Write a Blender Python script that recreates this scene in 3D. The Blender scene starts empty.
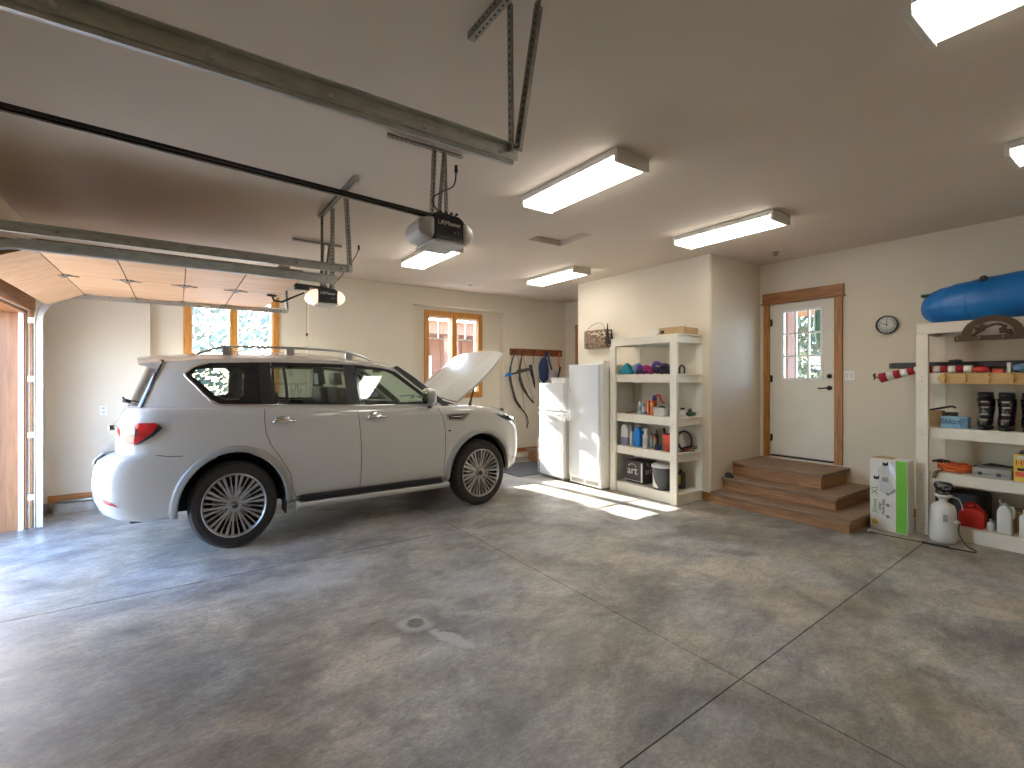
import bpy, bmesh, math, random
from mathutils import Vector, Matrix
from mathutils.bvhtree import BVHTree
from mathutils.geometry import tessellate_polygon
random.seed(7)
R = math.radians
scene = bpy.context.scene
COL = scene.collection

# ------------------------------------------------------------------ camera, sky, sun, exposure
cam_d = bpy.data.cameras.new('camera'); cam = bpy.data.objects.new('camera', cam_d); COL.objects.link(cam)
cam.location = (0, 0, 1.63); cam.rotation_euler = (R(90), 0, R(-35))
cam_d.sensor_width = 36; cam_d.lens = 16.875; cam_d.shift_y = -6/1024; cam_d.clip_start = .05; cam_d.clip_end = 300
scene.camera = cam
vs = scene.view_settings
scene.display_settings.display_device = 'sRGB'
vs.view_transform = 'Standard'; vs.look = 'None'; vs.gamma = 1; vs.use_curve_mapping = False
vs.exposure = 1.22
world = bpy.data.worlds.new('world'); scene.world = world; world.use_nodes = True
wn = world.node_tree; wn.nodes.clear()
sky = wn.nodes.new('ShaderNodeTexSky'); sky.sky_type = 'NISHITA'; sky.sun_disc = False
sky.sun_elevation = R(32); sky.sun_rotation = R(-6); sky.air_density = 1.0; sky.dust_density = 1.2; sky.ozone_density = 1.0
bg = wn.nodes.new('ShaderNodeBackground'); bg.inputs[1].default_value = 1.5
wo = wn.nodes.new('ShaderNodeOutputWorld')
tnt = wn.nodes.new('ShaderNodeMixRGB'); tnt.blend_type = 'MULTIPLY'; tnt.inputs[0].default_value = 1; tnt.inputs[2].default_value = (.85, .95, 1.13, 1)
wn.links.new(sky.outputs[0], tnt.inputs[1]); wn.links.new(tnt.outputs[0], bg.inputs[0]); wn.links.new(bg.outputs[0], wo.inputs[0])
SUN = Vector((.11, -1, -.61)).normalized()
sd = bpy.data.lights.new('sun', 'SUN'); sd.energy = 22; sd.angle = R(.3); sd.color = (1, .93, .82)
so = bpy.data.objects.new('sun', sd); COL.objects.link(so); so.location = (0, 20, 12)
so.rotation_euler = SUN.to_track_quat('-Z', 'Y').to_euler()
LAMP = 6.0

# ------------------------------------------------------------------ materials
def nodes(name):
    m = bpy.data.materials.new(name); m.use_nodes = True
    nt = m.node_tree; b = nt.nodes['Principled BSDF']
    return m, nt, b
def sset(b, k, v):
    if k in b.inputs: b.inputs[k].default_value = v
def mat(name, c, rough=.6, metal=0, var=.08, scale=6, bump=0, coat=0, stretch=(1,1,1), c2=None, bscale=None, spec=None, emit=None, es=0, trans=0, lo=.35, hi=.65):
    m, nt, b = nodes(name)
    tc = nt.nodes.new('ShaderNodeTexCoord'); mp = nt.nodes.new('ShaderNodeMapping')
    nt.links.new(tc.outputs['Object'], mp.inputs[0]); mp.inputs['Scale'].default_value = stretch
    nz = nt.nodes.new('ShaderNodeTexNoise'); nz.inputs['Scale'].default_value = scale; nz.inputs['Detail'].default_value = 5
    nt.links.new(mp.outputs[0], nz.inputs['Vector'])
    rp = nt.nodes.new('ShaderNodeValToRGB'); nt.links.new(nz.outputs['Fac'], rp.inputs[0])
    if c2 is None: c2 = tuple(max(0, x*(1-var)) for x in c); ca = tuple(min(1, x*(1+var*.5)) for x in c)
    else: ca = c
    rp.color_ramp.elements[0].position = lo; rp.color_ramp.elements[1].position = hi
    rp.color_ramp.elements[0].color = (*c2, 1); rp.color_ramp.elements[1].color = (*ca, 1)
    nt.links.new(rp.outputs[0], b.inputs['Base Color'])
    sset(b, 'Roughness', rough); sset(b, 'Metallic', metal); sset(b, 'Coat Weight', coat); sset(b, 'Coat Roughness', .04)
    if spec is not None: sset(b, 'Specular IOR Level', spec)
    if trans: sset(b, 'Transmission Weight', trans)
    if bump:
        n2 = nt.nodes.new('ShaderNodeTexNoise'); n2.inputs['Scale'].default_value = bscale or scale*6; n2.inputs['Detail'].default_value = 4
        nt.links.new(mp.outputs[0], n2.inputs['Vector'])
        bp = nt.nodes.new('ShaderNodeBump'); bp.inputs['Strength'].default_value = bump; bp.inputs['Distance'].default_value = .01
        nt.links.new(n2.outputs['Fac'], bp.inputs['Height']); nt.links.new(bp.outputs[0], b.inputs['Normal'])
    if emit: sset(b, 'Emission Color', (*emit, 1)); sset(b, 'Emission Strength', es)
    return m
def wood(name, c, c2, axis='x', scale=5, rough=.45, ring=9):
    st = {'x': (.5, 6, 6), 'y': (6, .5, 6), 'z': (6, 6, .5)}[axis]
    m, nt, b = nodes(name)
    tc = nt.nodes.new('ShaderNodeTexCoord'); mp = nt.nodes.new('ShaderNodeMapping'); mp.inputs['Scale'].default_value = st
    nt.links.new(tc.outputs['Object'], mp.inputs[0])
    nz = nt.nodes.new('ShaderNodeTexNoise'); nz.inputs['Scale'].default_value = scale; nz.inputs['Detail'].default_value = 6; nz.inputs['Distortion'].default_value = 1.2
    nt.links.new(mp.outputs[0], nz.inputs['Vector'])
    rp = nt.nodes.new('ShaderNodeValToRGB'); e = rp.color_ramp.elements
    e[0].position = .35; e[1].position = .65; e[0].color = (*c2, 1); e[1].color = (*c, 1)
    nt.links.new(nz.outputs['Fac'], rp.inputs[0]); nt.links.new(rp.outputs[0], b.inputs['Base Color'])
    sset(b, 'Roughness', rough)
    return m
def glass(name, tint=(.9, .95, .93), refl=.12, dark=0.0):
    m, nt, b = nodes(name); nt.nodes.remove(b)
    t = nt.nodes.new('ShaderNodeBsdfTransparent'); t.inputs[0].default_value = (*tint, 1)
    g = nt.nodes.new('ShaderNodeBsdfGlossy'); g.inputs['Roughness'].default_value = .01; g.inputs[0].default_value = (.9, .95, 1, 1)
    mx = nt.nodes.new('ShaderNodeMixShader'); mx.inputs[0].default_value = refl
    nt.links.new(t.outputs[0], mx.inputs[1]); nt.links.new(g.outputs[0], mx.inputs[2])
    nt.links.new(mx.outputs[0], nt.nodes['Material Output'].inputs[0])
    return m
M = {}
M['wall'] = mat('wall_paint', (.74, .655, .52), .8, var=.03, scale=1.2, bump=.08, bscale=60)
M['ceil'] = mat('ceiling_paint', (.68, .585, .48), .85, var=.04, scale=.8, bump=.08, bscale=50)
M['white'] = mat('white_paint', (.78, .72, .60), .5, var=.06, scale=4, bump=.05)
M['doorwhite'] = mat('door_paint', (.76, .71, .60), .45, var=.03, scale=3)
M['muntin'] = mat('muntin_paint', (.85, .83, .78), .4, var=.03)
M['oak_x'] = wood('fir_trim_x', (.50, .22, .06), (.30, .11, .025), 'x')
M['oak_y'] = wood('fir_trim_y', (.42, .18, .05), (.26, .10, .025), 'y')
M['oak_z'] = wood('fir_trim_z', (.50, .22, .055), (.30, .12, .025), 'z')
M['fir_z'] = wood('bright_fir_trim', (.66, .30, .06), (.48, .19, .03), 'z')
M['fir_x'] = wood('bright_fir_trim_x', (.66, .30, .06), (.48, .19, .03), 'x')
M['riser'] = wood('step_riser_wood', (.42, .21, .075), (.27, .115, .035), 'y')
M['tread'] = wood('step_tread_wood', (.30, .20, .125), (.22, .135, .08), 'y', rough=.7)
M['ply'] = wood('door_plywood', (.74, .46, .25), (.64, .37, .18), 'x', scale=1.6, rough=.55)
M['plyedge'] = wood('door_edge_wood', (.36, .20, .07), (.24, .12, .04), 'x')
M['knotty'] = wood('jamb_wood', (.36, .145, .045), (.25, .09, .025), 'z', scale=3)
M['peg'] = wood('peg_rail_wood', (.62, .40, .16), (.50, .30, .11), 'y', rough=.4)
M['redwood'] = wood('coat_rail_wood', (.34, .10, .03), (.20, .05, .015), 'x', rough=.35)
M['galv'] = mat('galvanised_steel', (.56, .57, .53), .38, .8, var=.15, scale=14, stretch=(1, 4, 4))
M['galvd'] = mat('angle_iron', (.36, .34, .30), .45, .8, var=.2, scale=20)
M['hole'] = mat('punched_hole', (.03, .03, .03), .8)
M['railblk'] = mat('opener_rail_black', (.03, .026, .024), .35, .4)
M['black'] = mat('black_plastic', (.022, .022, .024), .45)
M['blackg'] = mat('black_gloss', (.012, .012, .014), .12, coat=.5)
M['rubber'] = mat('tyre_rubber', (.034, .029, .024), .65, var=.25, scale=20)
M['dark'] = mat('dark_liner', (.012, .012, .012), .9)
M['seat'] = mat('seat_leather', (.035, .032, .03), .5)
M['paint'] = mat('white_car_paint', (.62, .60, .55), .22, var=.015, scale=1, coat=1.0)
M['chrome'] = mat('chrome', (.72, .71, .69), .12, 1, var=.05)
M['silver'] = mat('satin_silver', (.50, .50, .50), .3, .9, var=.06)
M['rim'] = mat('machined_alloy', (.50, .48, .46), .3, .8, var=.05)
M['rimd'] = mat('wheel_pocket_dark', (.07, .068, .065), .5, .3)
M['tail'] = mat('tail_lamp_red', (.55, .012, .015), .12, coat=1, var=.3, scale=12)
M['darktail'] = mat('smoked_lamp', (.16, .03, .03), .15, coat=1, var=.3, scale=30)
M['lampclr'] = mat('lamp_clear', (.6, .62, .64), .1, .6, var=.3, scale=20, coat=1)
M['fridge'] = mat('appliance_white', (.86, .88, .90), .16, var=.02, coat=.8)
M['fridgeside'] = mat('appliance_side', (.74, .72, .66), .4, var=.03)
M['grey2'] = mat('charcoal_plastic', (.055, .055, .06), .4)
M['grey'] = mat('grey_plastic', (.30, .29, .27), .5)
M['lgrey'] = mat('light_grey_plastic', (.58, .57, .54), .45)
M['lens'] = mat('frosted_lens', (.55, .52, .48), .35, var=.05)
M['lensglow'] = mat('lit_lens', (.9, .8, .7), .3, emit=(1, .74, .55), es=.42)
M['carton'] = mat('cardboard', (.50, .34, .17), .8, var=.1, scale=5)
M['cartond'] = mat('printed_dark_carton', (.07, .055, .055), .6, c2=(.045, .035, .035))
M['curb'] = mat('concrete_curb', (.35, .31, .27), .85, var=.35, scale=9, bump=.3)
M['mat'] = mat('rubber_mat', (.11, .11, .115), .9, var=.3, scale=40, bump=.4)
M['red'] = mat('red_plastic', (.62, .03, .02), .35)
M['redd'] = mat('deep_red_fabric', (.36, .015, .025), .8)
M['redl'] = mat('coral_red_plastic', (.80, .10, .06), .4)
M['blue'] = mat('blue_plastic', (.02, .24, .68), .35)
M['navy'] = mat('navy_fabric', (.03, .055, .15), .8, bump=.3)
M['teal'] = mat('teal_fabric', (.01, .30, .36), .6)
M['purple'] = mat('purple_fabric', (.17, .07, .40), .6)
M['magenta'] = mat('magenta_fabric', (.45, .03, .16), .6)
M['darkp'] = mat('dark_violet_fabric', (.05, .03, .08), .6)
M['orange'] = mat('orange_plastic', (.75, .15, .03), .5)
M['green'] = mat('lime_green_print', (.16, .50, .03), .5, var=.06)
M['dgreen'] = mat('dark_green_item', (.03, .09, .05), .6)
M['yellow'] = mat('yellow_print', (.75, .52, .07), .5)
M['paperw'] = mat('white_carton', (.72, .69, .62), .6, var=.04)
M['milk'] = mat('milky_plastic', (.66, .65, .60), .45, var=.04)
M['milkl'] = mat('grey_liquid_in_plastic', (.25, .25, .34), .4)
M['skyblue'] = mat('pale_blue_print', (.30, .50, .62), .5, c2=(.16, .34, .50), scale=8)
M['tube'] = mat('blue_inflatable', (.008, .17, .50), .35, var=.2, scale=3, bump=.15)
M['rust'] = mat('rusty_metal', (.30, .20, .13), .7, .3, c2=(.15, .085, .05), scale=18)
M['brownm'] = mat('brown_cutout_metal', (.085, .045, .025), .6, .2)
M['brass'] = mat('brass', (.60, .42, .16), .3, .9)
M['bow'] = mat('bow_limb', (.05, .042, .034), .5, c2=(.10, .085, .06), scale=22)
M['bronze'] = mat('oil_rubbed_bronze', (.03, .022, .018), .35, .6)
M['clockface'] = mat('clock_face', (.66, .66, .60), .5, var=.02)
M['ink'] = mat('black_ink', (.02, .02, .02), .7)
M['inkg'] = mat('green_ink', (.08, .33, .03), .6)
M['inkw'] = mat('white_ink', (.75, .72, .66), .6)
M['glass'] = glass('window_glass', (.97, .985, .98), .04)
M['tint'] = glass('privacy_glass', (.70, .74, .71), .08)
M['cglass'] = glass('car_glass', (.88, .94, .90), .07)
M['shield'] = mat('prismatic_diffuser', (.9, .9, .9), .4, emit=(1, .955, .88), es=LAMP)
M['shield_dim'] = mat('prismatic_diffuser_dim', (.9, .9, .9), .4, emit=(1, .955, .88), es=LAMP*.42)
M['fixture'] = mat('fixture_body', (.74, .70, .62), .5)
M['bark'] = mat('tree_bark', (.30, .22, .16), .9, bump=.5)
M['leaf'] = mat('pale_leaves', (.20, .235, .19), .7, c2=(.11, .14, .105), scale=1.5)
M['leafy'] = mat('yellow_green_leaves', (.16, .17, .075), .7, c2=(.06, .07, .035), scale=1.5)
M['gravel'] = mat('pale_driveway', (.36, .35, .34), .9, var=.3, scale=2, bump=.3)
M['siding'] = wood('outdoor_timber', (.25, .125, .08), (.18, .085, .05), 'z', rough=.8)
M['strapblue'] = mat('faded_blue', (.12, .24, .36), .6)
M['lilac'] = mat('pale_grey_fabric', (.42, .38, .42), .8)

BLOTCHES = [(1.41, 2.68, .07, .24, .35, (.56, .51, .45), .8, .25), (1.06, 2.85, .16, .06, .2, (.50, .47, .43), .7, .2), (1.30, 2.98, .16, .16, 0, (.52, .49, .44), .6, .3),
    (1.75, 1.12, .10, .10, .3, (.40, .26, .12), .6, .4), (.55, 3.5, .7, .32, .3, (.13, .118, .11), .55, .7), (-.1, 3.2, .5, .25, .2, (.13, .118, .11), .5, .7), (3.75, 3.0, .75, .38, -.9, (.15, .138, .12), .6, .7),
    (4.3, 2.45, .35, .14, -.8, (.15, .132, .112), .6, .5), (2.0, 2.2, .5, .3, .6, (.16, .15, .135), .5, .7), (3.0, .75, .4, .16, .5, (.13, .12, .10), .6, .6),
    (1.9, 3.3, .6, .35, -.7, (.55, .52, .47), .45, .8), (2.9, 3.7, .7, .4, -.9, (.52, .49, .44), .4, .8), (.9, 4.1, .8, .35, .1, (.52, .50, .47), .45, .8), (1.3, 1.9, .5, .3, .9, (.15, .138, .125), .45, .7), (4.6, 3.6, .5, .3, -1, (.14, .13, .115), .45, .6)]
def floor_material():
    m, nt, b = nodes('polished_concrete')
    L = nt.links.new; N = nt.nodes.new
    tc = N('ShaderNodeTexCoord')
    def noise(scale, det, st, rot=0, dist=0, rough=.55):
        mp = N('ShaderNodeMapping'); mp.inputs['Scale'].default_value = st; mp.inputs['Rotation'].default_value = (0, 0, rot)
        L(tc.outputs['Object'], mp.inputs[0]); n = N('ShaderNodeTexNoise'); n.inputs['Scale'].default_value = scale
        n.inputs['Detail'].default_value = det; n.inputs['Distortion'].default_value = dist; n.inputs['Roughness'].default_value = rough
        L(mp.outputs[0], n.inputs['Vector']); return n.outputs['Fac']
    def ramp(src, a, ca, bb, cb):
        r = N('ShaderNodeValToRGB'); r.color_ramp.elements[0].position = a; r.color_ramp.elements[1].position = bb
        r.color_ramp.elements[0].color = (*ca, 1); r.color_ramp.elements[1].color = (*cb, 1); L(src, r.inputs[0]); return r.outputs[0]
    def mix(mode, f, a, c):
        x = N('ShaderNodeMixRGB'); x.blend_type = mode; L(a, x.inputs[1]); L(c, x.inputs[2])
        if isinstance(f, float): x.inputs[0].default_value = f
        else: L(f, x.inputs[0])
        return x.outputs[0]
    base = ramp(noise(.75, 8, (1, 1, 1), .5, .6, .6), .34, (.20, .185, .162), .66, (.50, .465, .41))
    mid = ramp(noise(2.6, 9, (1, 1.35, 1), -.6, .5, .66), .30, (.55, .545, .54), .64, (1.2, 1.18, 1.15))
    x = mix('MULTIPLY', 1.0, base, mid)
    grain = ramp(noise(38, 8, (1, 1.6, 1), -.6, .2, .75), .34, (.66, .66, .66), .66, (1.32, 1.32, 1.32))
    fine = ramp(noise(11, 8, (1, 1.9, 1), -.6, .3, .7), .3, (.72, .72, .73), .7, (1.25, 1.25, 1.23))
    x = mix('MULTIPLY', .9, x, fine); x = mix('MULTIPLY', .8, x, grain)
    def blotch(cx, cy, rx, ry, rot, col, k, soft=.5):
        # worn or stained patch with a ragged edge
        nonlocal x
        mp = N('ShaderNodeMapping'); mp.vector_type = 'TEXTURE'; mp.inputs['Location'].default_value = (cx, cy, 0); mp.inputs['Rotation'].default_value = (0, 0, rot); mp.inputs['Scale'].default_value = (rx, ry, 1)
        L(tc.outputs['Object'], mp.inputs[0])
        gr = N('ShaderNodeTexGradient'); gr.gradient_type = 'SPHERICAL'; L(mp.outputs[0], gr.inputs[0])
        ad = N('ShaderNodeMath'); ad.operation = 'MULTIPLY_ADD'; L(edge, ad.inputs[0]); ad.inputs[1].default_value = 1.3; ad.inputs[2].default_value = -.85
        a2 = N('ShaderNodeMath'); a2.operation = 'ADD'; L(ad.outputs[0], a2.inputs[0]); L(gr.outputs[1], a2.inputs[1])
        mr = N('ShaderNodeMapRange'); mr.inputs[1].default_value = .0; mr.inputs[2].default_value = soft; mr.inputs[3].default_value = 0; mr.inputs[4].default_value = k; L(a2.outputs[0], mr.inputs[0])
        c = N('ShaderNodeRGB'); c.outputs[0].default_value = (*col, 1); x = mix('MIX', mr.outputs[0], x, c.outputs[0])
    edge = noise(7, 8, (1, 1.3, 1), .3, .4, .65)
    PALE, DARK = (.52, .485, .44), (.13, .118, .102)
    for b_ in BLOTCHES: blotch(*b_)
    tint = ramp(noise(.9, 4, (1, 1, 1), 1.2), .40, (.86, .92, 1.0), .6, (1.04, 1.0, .92))
    x = mix('MULTIPLY', 1.0, x, tint)
    L(x, b.inputs['Base Color'])
    rr = ramp(noise(3.2, 6, (1, 1.6, 1), .4, .8), .3, (.30, .30, .30), .7, (.50, .50, .50)); L(rr, b.inputs['Roughness'])
    bp = N('ShaderNodeBump'); bp.inputs['Strength'].default_value = .05; bp.inputs['Distance'].default_value = .01
    L(noise(14, 6, (1, 1, 1)), bp.inputs['Height']); L(bp.outputs[0], b.inputs['Normal'])
    sset(b, 'Specular IOR Level', .6)
    return m
M['floor'] = floor_material()

# ------------------------------------------------------------------ mesh helpers
def box(bm, x0, x1, y0, y1, z0, z1, mi=0):
    v = [bm.verts.new((x, y, z)) for x in (x0, x1) for y in (y0, y1) for z in (z0, z1)]
    fs = [(0, 1, 3, 2), (4, 6, 7, 5), (0, 4, 5, 1), (2, 3, 7, 6), (0, 2, 6, 4), (1, 5, 7, 3)]
    out = []
    for f in fs:
        F = bm.faces.new([v[i] for i in f]); F.material_index = mi; out.append(F)
    return v
def frame_at(p0, p1):
    d = (Vector(p1)-Vector(p0)); L = d.length; d.normalize()
    return d.to_track_quat('Z', 'Y').to_matrix(), L
def cyl(bm, p0, p1, r0, r1=None, n=16, cap=True, mi=0):
    r1 = r0 if r1 is None else r1
    Mx, L = frame_at(p0, p1); a = []; b = []
    for i in range(n):
        t = 2*math.pi*i/n; c = Vector((math.cos(t), math.sin(t), 0))
        a.append(bm.verts.new(Vector(p0)+Mx@(c*r0))); b.append(bm.verts.new(Vector(p1)+Mx@(c*r1)))
    for i in range(n):
        f = bm.faces.new((a[i], a[(i+1) % n], b[(i+1) % n], b[i])); f.material_index = mi; f.smooth = True
    if cap:
        f = bm.faces.new(a[::-1]); f.material_index = mi; f = bm.faces.new(b); f.material_index = mi
def tube(bm, pts, r, n=8, closed=False, mi=0, sub=0):
    pts = [Vector(p) for p in pts]
    if sub:
        q = []; N = len(pts); rng = range(N if closed else N-1)
        for i in rng:
            p0 = pts[(i-1) % N] if (closed or i > 0) else pts[0]; p1 = pts[i]; p2 = pts[(i+1) % N]
            p3 = pts[(i+2) % N] if (closed or i+2 < N) else pts[-1]
            for s in range(sub):
                t = s/sub
                q.append(.5*((2*p1)+(-p0+p2)*t+(2*p0-5*p1+4*p2-p3)*t*t+(-p0+3*p1-3*p2+p3)*t**3))
        if not closed: q.append(pts[-1])
        pts = q
    N = len(pts); rings = []; up = None
    for i, p in enumerate(pts):
        if closed: d = pts[(i+1) % N]-pts[i-1]
        else: d = pts[min(i+1, N-1)]-pts[max(i-1, 0)]
        d.normalize()
        if up is None: up = d.orthogonal().normalized()
        up = (up-d*up.dot(d)); up = up.normalized() if up.length > 1e-6 else d.orthogonal().normalized()
        s = d.cross(up); rr = r[i*len(r)//N] if isinstance(r, (list, tuple)) else r
        rings.append([bm.verts.new(p+(up*math.cos(2*math.pi*k/n)+s*math.sin(2*math.pi*k/n))*rr) for k in range(n)])
    for i in range(N if closed else N-1):
        a, b = rings[i], rings[(i+1) % N]
        for k in range(n):
            f = bm.faces.new((a[k], a[(k+1) % n], b[(k+1) % n], b[k])); f.smooth = True; f.material_index = mi
    if not closed:
        bm.faces.new(rings[0][::-1]).material_index = mi; bm.faces.new(rings[-1]).material_index = mi
def lathe(bm, prof, c=(0, 0, 0), axis='z', n=24, sx=1, sy=1, mi=0, cap=True):
    """prof: list (r, h); axis z or y (h runs along it)"""
    c = Vector(c); rings = []
    for r, h in prof:
        if r < 1e-6:
            p = Vector((0, 0, h)) if axis == 'z' else (Vector((0, h, 0)) if axis == 'y' else Vector((h, 0, 0)))
            rings.append([bm.verts.new(c+p)])
        else:
            ring = []
            for k in range(n):
                t = 2*math.pi*k/n; a, b = r*math.cos(t)*sx, r*math.sin(t)*sy
                p = Vector((a, b, h)) if axis == 'z' else (Vector((a, h, b)) if axis == 'y' else Vector((h, a, b)))
                ring.append(bm.verts.new(c+p))
            rings.append(ring)
    for a, b in zip(rings, rings[1:]):
        for k in range(n):
            k2 = (k+1) % n
            if len(a) == 1 and len(b) == 1: continue
            if len(a) == 1: f = bm.faces.new((a[0], b[k2], b[k]))
            elif len(b) == 1: f = bm.faces.new((a[k], a[k2], b[0]))
            else: f = bm.faces.new((a[k], a[k2], b[k2], b[k]))
            f.smooth = True; f.material_index = mi
    for rg, rev in ((rings[0], True), (rings[-1], False)):
        if cap and len(rg) > 1: bm.faces.new(rg[::-1] if rev else rg).material_index = mi
def prism(bm, poly, axis, a0, a1, mi=0, smooth=False):
    """poly of 2D pts extruded along axis ('x': pts=(y,z), 'y': pts=(x,z), 'z': pts=(x,y))"""
    def P(u, v, w): return {'x': (w, u, v), 'y': (u, w, v), 'z': (u, v, w)}[axis]
    A = [bm.verts.new(P(u, v, a0)) for u, v in poly]; B = [bm.verts.new(P(u, v, a1)) for u, v in poly]
    bm.faces.new(A).material_index = mi; bm.faces.new(B[::-1]).material_index = mi
    n = len(poly)
    for i in range(n):
        f = bm.faces.new((A[i], B[i], B[(i+1) % n], A[(i+1) % n])); f.material_index = mi; f.smooth = smooth
def blob(bm, c, r, seed=0, amp=.12, sub=2, mi=0):
    rn = random.Random(seed); t = bmesh.ops.create_icosphere(bm, subdivisions=sub, radius=1)
    ph = [rn.uniform(0, 6) for _ in range(6)]
    for v in t['verts']:
        p = v.co; k = 1+amp*(math.sin(3*p.x+ph[0])*math.sin(4*p.y+ph[1])+.6*math.sin(7*p.z+ph[2])*math.sin(6*p.x+ph[3]))
        v.co = Vector((p.x*r[0]*k, p.y*r[1]*k, p.z*r[2]*k))+Vector(c)
        for f in v.link_faces: f.smooth = True; f.material_index = mi
def rotbm(bm, verts, c, ang, axis='Z'):
    bmesh.ops.rotate(bm, verts=list(verts), cent=Vector(c), matrix=Matrix.Rotation(ang, 3, axis))

OFF = {}
def obj(name, bm, m, parent=None, bevel=0, smooth=False, seg=2, autosm=None):
    bmesh.ops.recalc_face_normals(bm, faces=bm.faces[:])
    if bevel:
        es = [e for e in bm.edges if len(e.link_faces) == 2 and e.calc_face_angle(0) > .6]
        bmesh.ops.bevel(bm, geom=es, offset=bevel, segments=seg, affect='EDGES', profile=.5, clamp_overlap=True)
    me = bpy.data.meshes.new(name); 
    o = bpy.data.objects.new(name, me); COL.objects.link(o)
    if parent is not None:
        off = OFF.get(parent.name, Vector((0, 0, 0))); o.parent = parent; OFF[o.name] = off
        bmesh.ops.translate(bm, verts=bm.verts[:], vec=-off)
    bm.to_mesh(me); bm.free()
    for x in (m if isinstance(m, (list, tuple)) else [m]): me.materials.append(M[x] if isinstance(x, str) else x)
    if smooth:
        for p in me.polygons: p.use_smooth = True
    if autosm:
        for p in me.polygons: p.use_smooth = True
        try: me.set_sharp_from_angle(angle=R(autosm))
        except Exception: pass
    return o
def B(): return bmesh.new()
def tag(o, label, cat, group=None, kind=None):
    o['label'] = label; o['category'] = cat
    if group: o['group'] = group
    if kind: o['kind'] = kind
    return o
def recenter(o, loc):
    """put a world-coordinate mesh's origin at loc"""
    o.data.transform(Matrix.Translation(-Vector(loc))); o.location = loc
    OFF[o.name] = Vector(loc); return o
def thing(name, label, cat, loc, group=None):
    o = bpy.data.objects.new(name, None); COL.objects.link(o); o.location = loc; o.empty_display_size = .1
    OFF[o.name] = Vector(loc); return tag(o, label, cat, group)
def struct(name, bm, m, parent=None, **k):
    o = obj(name, bm, m, parent, **k)
    if parent is None: o['kind'] = 'structure'
    return o
def dup(root, delta, label=None):
    def cp(o, par):
        c = o.copy(); COL.objects.link(c)
        if par is not None: c.parent = par
        for ch in kids[o]: cp(ch, c)
        return c
    kids = {}
    def walk(o):
        kids[o] = list(o.children)
        for c in o.children: walk(c)
    walk(root); r = cp(root, None); r.location = root.location+Vector(delta)
    OFF[r.name] = OFF.get(root.name, Vector((0, 0, 0)))+Vector(delta)
    if label: r['label'] = label
    return r
def single(name, bm, m, label, cat, loc, group=None, **k):
    o = obj(name, bm, m, None, **k); recenter(o, loc); return tag(o, label, cat, group)
def text(name, s, size, origin, xd, yd, m, parent, ext=.0008, sx=1.0, align='CENTER'):
    """lettering standing on a surface: origin, writing direction xd, up direction yd"""
    cu = bpy.data.curves.new(name, 'FONT'); cu.body = s; cu.size = size; cu.extrude = ext; cu.align_x = align; cu.align_y = 'CENTER'
    t = bpy.data.objects.new('t', cu); COL.objects.link(t)
    bpy.context.view_layer.update()
    me = bpy.data.meshes.new_from_object(t.evaluated_get(bpy.context.evaluated_depsgraph_get()))
    bpy.data.objects.remove(t); bpy.data.curves.remove(cu)
    xd = Vector(xd).normalized(); yd = Vector(yd).normalized(); zd = xd.cross(yd)
    mx = Matrix(((xd.x*sx, yd.x, zd.x, 0), (xd.y*sx, yd.y, zd.y, 0), (xd.z*sx, yd.z, zd.z, 0), (0, 0, 0, 1)))
    me.transform(Matrix.Translation(Vector(origin))@mx)
    o = bpy.data.objects.new(name, me); me.name = name; COL.objects.link(o)
    me.materials.clear(); me.materials.append(M[m])
    if parent is not None:
        off = OFF[parent.name]; me.transform(Matrix.Translation(-off)); o.parent = parent; OFF[o.name] = off
    return o
def bake(o):
    bpy.context.view_layer.update()
    me = bpy.data.meshes.new_from_object(o.evaluated_get(bpy.context.evaluated_depsgraph_get()))
    o.modifiers.clear(); o.data = me
def boolean(o, cutters, op='DIFFERENCE'):
    for c in cutters:
        md = o.modifiers.new('b', 'BOOLEAN'); md.object = c; md.operation = op; md.solver = 'EXACT'
        try: md.material_mode = 'TRANSFER'
        except Exception: pass
    bake(o)
    for c in cutters: bpy.data.objects.remove(c)

# ------------------------------------------------------------------ room
XL, XR, YF, YB, ZC = -1.3, 7.0, -2.2, 7.97, 3.27
YW = YB+.15            # face of the recessed bays that hold the windows
# floor: concrete slabs with saw-cut joints
g = .0035
bm = B(); box(bm, XL-1.2, XR+.3, YF-.3, YB+.35, -.2, -.012, 1)
def slab(pts): prism(bm, pts, 'z', -.06, 0, 0)
sl = .0376; yb = lambda x: 1.42+sl*(x-2.51)
slab([(XL-1.2, YF-.3), (2.505-g, YF-.3), (2.505-g, yb(2.505)-g), (XL-1.2, yb(XL-1.2)-g)])
slab([(2.505+g, YF-.3), (XR+.3, YF-.3), (XR+.3, yb(XR+.3)-g), (2.505+g, yb(2.505)-g)])
slab([(2.505+g, yb(2.505)+g), (XR+.3, yb(XR+.3)+g), (XR+.3, YB+.35), (2.505+g, YB+.35)])
slab([(XL-1.2, yb(XL-1.2)+g), (2.505-g, yb(2.505)+g), (2.505-g, 4.555), (XL-1.2, 4.585)])
slab([(XL-1.2, 4.594), (2.505-g, 4.564), (2.505-g, YB+.35), (XL-1.2, YB+.35)])
struct('floor', bm, ['floor', 'dark'])
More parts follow.
